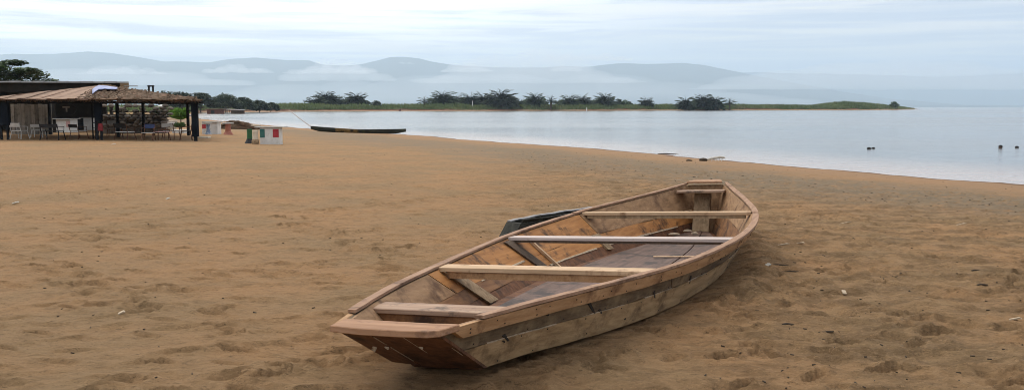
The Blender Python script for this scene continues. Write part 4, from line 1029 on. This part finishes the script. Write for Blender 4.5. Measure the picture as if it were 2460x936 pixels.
chair('grey chair in front of the cream tub', 412, 333, 2.9, 32, 'concrete', 'rust', 'white', .40, .36)
chair('white garden chair at the far left beside the first post', 48, 333, 2.9, 30, 'white', 'white', 'white', .38, .38)
chair('red-backed chair in front of the dark bush', 86, 309, .3, 34, 'redcloth', 'steel', 'redcloth', .42, .45)
chair('black chair deep in the shelter behind the middle posts', 262, 320, .1, 40, 'black', 'dark_timber', 'black', .45, .40)
# remaining odds and ends
p = gp(336, 318); k = p.y / FPX
t = thing('dark_table', 'low dark table with pale edge among the chairs', 'table', p)
MB().box((0, .2, .42), (.95, .6, .04)).build('table_top', M['dark_timber'], t)
for sx in (-.4, .4):
    for sy in (-.02, .42): MB().box((sx, sy, .2), (.05, .05, .44)).build('leg', M['steel'], t)
t = thing('jerrycan', 'navy blue jerrycan standing on the low dark table', 'jerrycan', p + Vector((.10, .2, .44)))
MB().box((0, 0, .15), (.36, .2, .30), taper=.9).build('body', M['navy'], t, bevel=.03); MB().box((0, 0, .335), (.18, .03, .03)).build('handle', M['navy'], t); MB().lathe([(.03, .30), (.03, .35)], 8, (.13, 0, 0)).build('cap', M['white'], t)
p = D(241, 297, YF - .16)
t = thing('red_bag', 'dark red bag hanging on the middle post pair', 'bag', p)
MB().box((0, 0, -.16), (.24, .12, .34), taper=.8).build('body', M['redcloth'], t, bevel=.03); MB().tube([(-.09, 0, 0), (-.05, 0, .16), (.05, 0, .16), (.09, 0, 0)], .012, 5).build('strap', M['dark_timber'], t)
p = D(163, 263, YF + 5.2)
t = thing('hanging_board', 'black rounded board with pale T-shaped mark hanging in the shelter', 'board', p)
MB().loft([[(math.cos(a) * .42, y_, math.sin(a) * .30) for a in [i * math.pi / 8 for i in range(16)]] for y_ in (0, .05)]).build('board', M['black'], t)
MB().box((-.08, -.012, .12), (.36, .02, .07)).build('mark', M['concrete'], t); MB().box((-.06, -.012, -.02), (.08, .02, .20)).build('mark', M['concrete'], t)
for sx in (-.25, .25): MB().tube([(sx, .03, .2), (sx, .03, .72)], .008, 4).build('hanging_wire', M['steel'], t)
p = gp(186, 312)
t = thing('black_drum', 'black round drum beside the narrow white table', 'drum', (p.x, p.y + .3, p.z))
MB().lathe([(.30, 0), (.31, .3), (.30, .6), (.27, .61), (.27, .57)], 16).build('body', M['black'], t)
for z in (.2, .4): MB().lathe([(.315, z), (.325, z + .02), (.315, z + .04)], 16).build('hoop', M['steel'], t)
p = gp(300, 311)
t = thing('wooden_bench', 'brown plank bench with pale end behind the white-seated chair', 'bench', (p.x, p.y, p.z))
MB().box((0, .2, .38), (1.1, .35, .06)).build('seat', M['rail'], t)
for sx in (-.45, .45): MB().box((sx, .2, .17), (.08, .3, .38)).build('leg', M['rust'], t)
MB().box((.42, .015, .38), (.30, .012, .075)).build('pale_end', M['cream'], t)

# ---- heap of old matting and brushwood by the water behind the tables
p = gp(574, 303); random.seed(55); k = p.y / FPX
mb = MB()
heap = lambda q: max(.0, 1 - abs((q - .36) / (.36 if q < .36 else .64)) ** 1.6)
for _ in range(520):
    q = random.random(); h = heap(q) * .62 * random.random() ** .5; c = Vector(((q - .5) * 96 * k, random.uniform(-.8, .8) * (1 - h), h + .05)); ln = random.uniform(.15, .55); a = random.uniform(-.5, .5)
    mb.box(c, (ln, random.uniform(.05, .16), random.uniform(.02, .05)), rz=a + random.choice((0, .4, -.3)), ry=random.uniform(-.25, .45) * (1 if q > .36 else -1))
t = thing('brush_heap', 'low heap of brown matting and brushwood at the water edge behind the tables', 'heap', p)
o = mb.build('loose_brush', M['roofold'], t, fixn=False); o['kind'] = 'stuff'
rings = []
for i in range(11):
    q = i / 10; h = heap(q) * .52 + .04; x = (q - .5) * 96 * k; rings.append([(x, -.8, -.1), (x, -.6, h * .6), (x, 0, h), (x, .6, h * .6), (x, .8, -.1)])
MB().loft(rings).build('core', M['roofold'], t, smooth=True)

# ------------------------------------------------------------------ swimmers: only heads and shoulders above the lake
M['skin'] = material('dark_skin', (.045, .026, .018), (.065, .038, .026), (9, 9, 9), .45)
M['hair'] = material('black_hair', (.010, .009, .008), (.018, .016, .015), (40, 40, 40), .8)
def swimmer(label, px, py, turn, lift=0.0, arm=False):
    g = G(px, py, WZ); t = thing('person', label, 'person', (g.x, g.y, WZ + lift), turn, 'swimmers in the lake'); t.scale = (.85, .85, .85)
    bm = bmesh.new()
    prof = [(.02, .315), (.055, .305), (.082, .265), (.090, .215), (.086, .165), (.074, .115), (.058, .075), (.052, .04), (.060, .005), (.13, -.03), (.19, -.07), (.20, -.16), (.17, -.34)]
    n = 18; rings = []
    for r, z in prof:
        ring = []
        for k in range(n):
            a = 2 * math.pi * k / n; x, y = math.cos(a) * r, math.sin(a) * r
            if z < 0: y *= .58
            else:
                y *= 1.18; f = max(0, -math.sin(a))
                if .12 < z < .2 and f > .9: y -= .022             # nose
                if .20 < z < .24 and f > .85: y += .010           # eye sockets
                if z < .12 and z > .06 and f > .6: y -= .012      # chin
                if .14 < z < .24 and abs(math.cos(a)) > .97: x *= 1.14   # ears
            ring.append(bm.verts.new((x, y, z)))
        rings.append(ring)
    for i in range(len(rings) - 1):
        for k in range(n): bm.faces.new((rings[i][k], rings[i][(k + 1) % n], rings[i + 1][(k + 1) % n], rings[i + 1][k]))
    bm.faces.new(rings[0][::-1]); bm.faces.new(rings[-1])
    bmesh.ops.recalc_face_normals(bm, faces=bm.faces[:])
    me = bpy.data.meshes.new('body'); bm.to_mesh(me); bm.free(); me.polygons.foreach_set('use_smooth', [True] * len(me.polygons)); link('body', me, M['skin'], t)
    rings = [[Vector((math.cos(2 * math.pi * k / 14) * r, math.sin(2 * math.pi * k / 14) * r * 1.18 + .012, z + (.035 if math.sin(2 * math.pi * k / 14) < -.3 else 0) * (1 if z < .25 else 0))) for k in range(14)] for r, z in ((.093, .20), (.098, .25), (.088, .290), (.05, .322), (.01, .328))]
    MB().loft(rings).build('hair', M['hair'], t, smooth=True)
    return t
swimmer('dark-haired swimmer, left of the close pair in the lake', 2088, 358, .6, -.19)
swimmer('swimmer close beside another, right of the pair in the lake', 2097.5, 357, -1.0, -.21)
s = swimmer('swimmer leaning sideways with shoulders out of the water near right edge', 2401, 356, .3, -.12); s.rotation_euler = (0, .35, .3)
swimmer('swimmer with only the head showing at the right edge of the lake', 2443, 355, 2.4, -.19)

# ------------------------------------------------------------------ scraps on the sand
M['drift'] = material('bleached_driftwood', (.42, .39, .33), (.56, .53, .46), (9, 9, 9), .8)
M['driftdark'] = material('wet_dark_driftwood', (.035, .026, .018), (.075, .055, .038), (6, 6, 6), .9)
M['bone'] = material('dry_wood_chip', (.40, .31, .21), (.54, .44, .32), (12, 12, 12), .8)
def stick(name, label, px, py, ln, r, a, mat, bend=.0, cat='stick', group='sticks and chips on the sand', thick=1.0):
    p = on_sand(px, py); d = Vector((math.cos(a), math.sin(a), 0)); s = Vector((-d.y, d.x, 0))
    o = MB().tube([-d * ln / 2, -d * ln * .1 + s * bend * ln + Vector((0, 0, r * .4)), d * ln * .25 + s * bend * ln * .6, d * ln / 2], [r * .7, r, r * .9, r * .5], 6).build(name, M[mat])
    o.location = p + Vector((0, 0, r * .5)); return tag(o, label, cat, group)
def chip(label, px, py, ln, wd, a, mat='bone'):
    p = on_sand(px, py); o = MB().loft([[(-ln / 2, -wd / 2, 0), (-ln / 2, wd / 2, 0), (-ln / 2, wd / 2, .008), (-ln / 2, -wd / 2, .008)], [(ln * .3, -wd * .45, .01), (ln * .3, wd * .5, .01), (ln * .3, wd * .5, .02), (ln * .3, -wd * .45, .02)], [(ln / 2, -wd * .2, .006), (ln / 2, wd * .2, .006), (ln / 2, wd * .2, .012), (ln / 2, -wd * .2, .012)]]).build('wood_chip', M[mat])
    o.location = p + Vector((0, 0, .004)); o.rotation_euler = (.1, -.15, a); return tag(o, label, 'wood chip', 'sticks and chips on the sand')
chip('pale split of wood on the sand right of the boat bow', 1922, 583, .12, .026, -.9)
chip('short pale chip on the rough sand right of the boat middle', 2027, 699, .06, .032, 1.5)
chip('pale chip at the right edge of the sand', 2440, 769, .08, .018, -.6)
chip('flat pale scrap on the smooth sand at lower left', 293, 757, .05, .035, .3)
chip('tiny white scrap at the far left of the sand', 38, 488, .10, .06, .2, 'drift')
chip('tiny white scrap in the middle of the left sand', 404, 478, .07, .05, .5, 'drift')
chip('tiny pale scrap on the sand by the shelter front', 272, 347, .20, .12, .1, 'drift')
chip('long pale splinter on the sand right of the bow, toward the lake', 2030, 537, .20, .012, .1)
chip('thin pale splinter close to the boat right flank', 1880, 588, .16, .018, -.3)
chip('pale splinter in the churned sand far right', 2310, 540, .15, .012, .1)
chip('whitish crumb beside the boat flank', 1846, 638, .05, .05, .3, 'drift')
stick('twig', 'dark bent twig on the sand right of the boat', 1905, 655, .24, .007, -.08, 'driftdark', .12)
stick('twig', 'dark short twig right of the boat bow', 1872, 637, .18, .007, -.2, 'driftdark', .1)
stick('twig', 'dark twig on the sand below right of the boat', 1985, 798, .12, .007, .3, 'driftdark', .05)
stick('twig', 'small dark lump of bark on the churned sand', 1893, 780, .08, .009, .0, 'driftdark', .1)
stick('twig', 'dark twig on the sand at middle right', 2345, 650, .10, .008, .2, 'driftdark', .1)
stick('twig', 'dark stub on the sand right of the chips', 2360, 685, .10, .010, .1, 'driftdark', .05)
stick('driftwood', 'dark driftwood log at the waterline above the boat bow', 1605, 371, .85, .035, -.25, 'driftdark', .03, 'driftwood', 'driftwood along the waterline')
stick('driftwood', 'small dark clump at the waterline left of the white branch', 1656, 386.5, .22, .03, .1, 'driftdark', .1, 'driftwood', 'driftwood along the waterline')
p = on_sand(1715, 387)
t = thing('bleached_branch', 'bleached white forked branch lying near the waterline', 'driftwood', p, group='driftwood along the waterline')
MB().tube([(-.42, -.05, .03), (-.1, .0, .09), (.25, .03, .14), (.40, .02, .12)], [.02, .04, .045, .03], 7).build('limb', M['drift'], t)
for x, l in ((-.05, .16), (.1, .2), (.2, .18), (.3, .15)): MB().tube([(x, .02, .10), (x - .03, -.05, .05), (x - .05, -.10, .0)], [.018, .015, .01], 5).build('twig', M['drift'], t)
MB().lathe([(.02, -.02), (.14, .0), (.15, .06), (.08, .10), (.01, .11)], 9, (-.38, -.02, .01)).build('knot', M['driftdark'], t)
# bits of weed, bark and shell too many to count
mb1 = MB(); random.seed(90)
cnt = 0
while cnt < 1250:
    a = random.uniform(-.55, .6); r = 4.2 + 34 * random.random() ** 1.4; x, y = math.sin(a) * r, math.cos(a) * r
    u_, v_ = (x - BO.x) * BF.x + (y - BO.y) * BF.y, (x - BO.x) * BRt.x + (y - BO.y) * BRt.y
    if -.3 < u_ < 9 and abs(v_) < 1.3: continue
    s = float(shore_dist(np.array([x]), np.array([y]))[0][0])
    if s < 1.2: continue
    if x < 0 and random.random() < .75: continue
    wr_ = 5.2 < s < 8.5
    if not wr_ and random.random() < .55: continue
    z = ground_z(x, y); l = random.uniform(.004, .013) * (1.9 if wr_ else 1) * (1 + r / 40); w = l * random.uniform(.25, .6); aa = random.uniform(0, 3.14)
    mb1.box((x, y, z + .002), (l * 2, w, .008), rz=aa, ry=random.uniform(-.2, .2)); cnt += 1
tag(mb1.build('beach_litter', M['driftdark'], fixn=False), 'scattered dark crumbs of weed and bark over the sand', 'litter', kind='stuff')

# ------------------------------------------------------------------ cloud banks hanging on the mountain slopes, and the haze over the lake
def volume_material(name, color, density, aniso):
    m = bpy.data.materials.new(name); m.use_nodes = True; t = m.node_tree; t.nodes.clear()
    v = t.nodes.new('ShaderNodeVolumePrincipled'); v.inputs['Color'].default_value = (*color, 1); v.inputs['Density'].default_value = density; v.inputs['Anisotropy'].default_value = aniso
    o = t.nodes.new('ShaderNodeOutputMaterial'); t.links.new(v.outputs[0], o.inputs['Volume']); return m
def puff(bm, c, r):
    m = Matrix.Translation(c) @ Matrix.Diagonal((*r, 1)); bmesh.ops.create_icosphere(bm, subdivisions=3, radius=1.0, matrix=m)
M['mist'] = volume_material('thin_mist', (1.0, 1.0, 1.0), 7.5e-4, .35)
M['cloud'] = volume_material('cloud_vapour', (1.0, 1.0, 1.0), 1.7e-3, .3)
def cloud(label, px0, px1, ytop, ybot, dist, seed, mat='cloud', fat=1.0):
    random.seed(seed); t = bmesh.new(); w = (px1 - px0); n = max(9, int(w / 7))
    for i in range(n):
        q = (i + .5) / n; k = math.sin(math.pi * q) ** .7; px = px0 + w * q + random.uniform(-6, 6); top = ybot - (ybot - ytop) * k * random.choice((random.uniform(.3, .6), random.uniform(.5, 1.05)))
        c = D(px, (top + ybot) / 2, dist + random.uniform(-120, 120)); hz = (ybot - top) / 2 / FPX * dist
        puff(t, c, (max(9, w * .035) * fat / FPX * dist * random.uniform(.7, 2.0), 170 * fat, hz * random.uniform(.8, 1.1)))
    me = bpy.data.meshes.new('cloud_bank'); t.to_mesh(me); t.free()
    o = link('cloud_bank', me, M[mat])
    rm = o.modifiers.new('union', 'REMESH'); rm.mode = 'VOXEL'; rm.voxel_size = 18.0; rm.use_smooth_shade = True
    return tag(o, label, 'cloud', 'clouds lying on the mountain slopes')
CL = 10200
cloud('broad white cloud bank in front of the leftmost mountain', 195, 405, 152, 179, CL, 1)
cloud('white cloud bank below the small rounded mountain', 485, 660, 150, 176, CL, 2)
cloud('thin wisp of cloud right of the small rounded mountain', 670, 905, 155, 178, CL, 3)
cloud('puff of cloud at the left foot of the dark peaked mountain', 800, 910, 150, 175, CL + 200, 4)
cloud('small cloud scrap across the top of the peaked mountain', 950, 995, 144, 154, CL, 5)
cloud('cloud hiding the slope right of the peaked mountain', 1055, 1180, 146, 174, CL, 6)
cloud('long pale cloud streak over the low ridge at centre', 1290, 1520, 122, 146, CL, 7)
cloud('cloud patch on the low ridge left of the broad mountain', 1330, 1400, 148, 172, CL, 8)
cloud('broad veil of mist hiding the ridge at the centre of the mountains', 1040, 1500, 118, 200, CL + 500, 9, 'mist', 2.2)
cloud('veil of mist over the saddle left of the peaked mountain', 690, 930, 136, 195, CL + 500, 10, 'mist', 2.0)
cloud('wide low mist along the foot of the left mountains', -60, 560, 158, 205, CL + 600, 11, 'mist', 2.2)
cloud('pale mist spreading over the far right end of the mountains', 1740, 2560, 140, 215, CL + 700, 12, 'mist', 2.4)
cloud('low even mist along the foot of the mountains behind the palms', 480, 1900, 172, 252, CL + 800, 13, 'mist', 1.6)
M['haze'] = volume_material('humid_air', (.68, .845, 1.0), 1.1e-4, .36)
hz = MB().box((0, 0, 580), (44000, 44000, 1170)).build('haze', M['haze']); tag(hz, 'pale humid haze over the lake and hills', 'haze', kind='stuff')
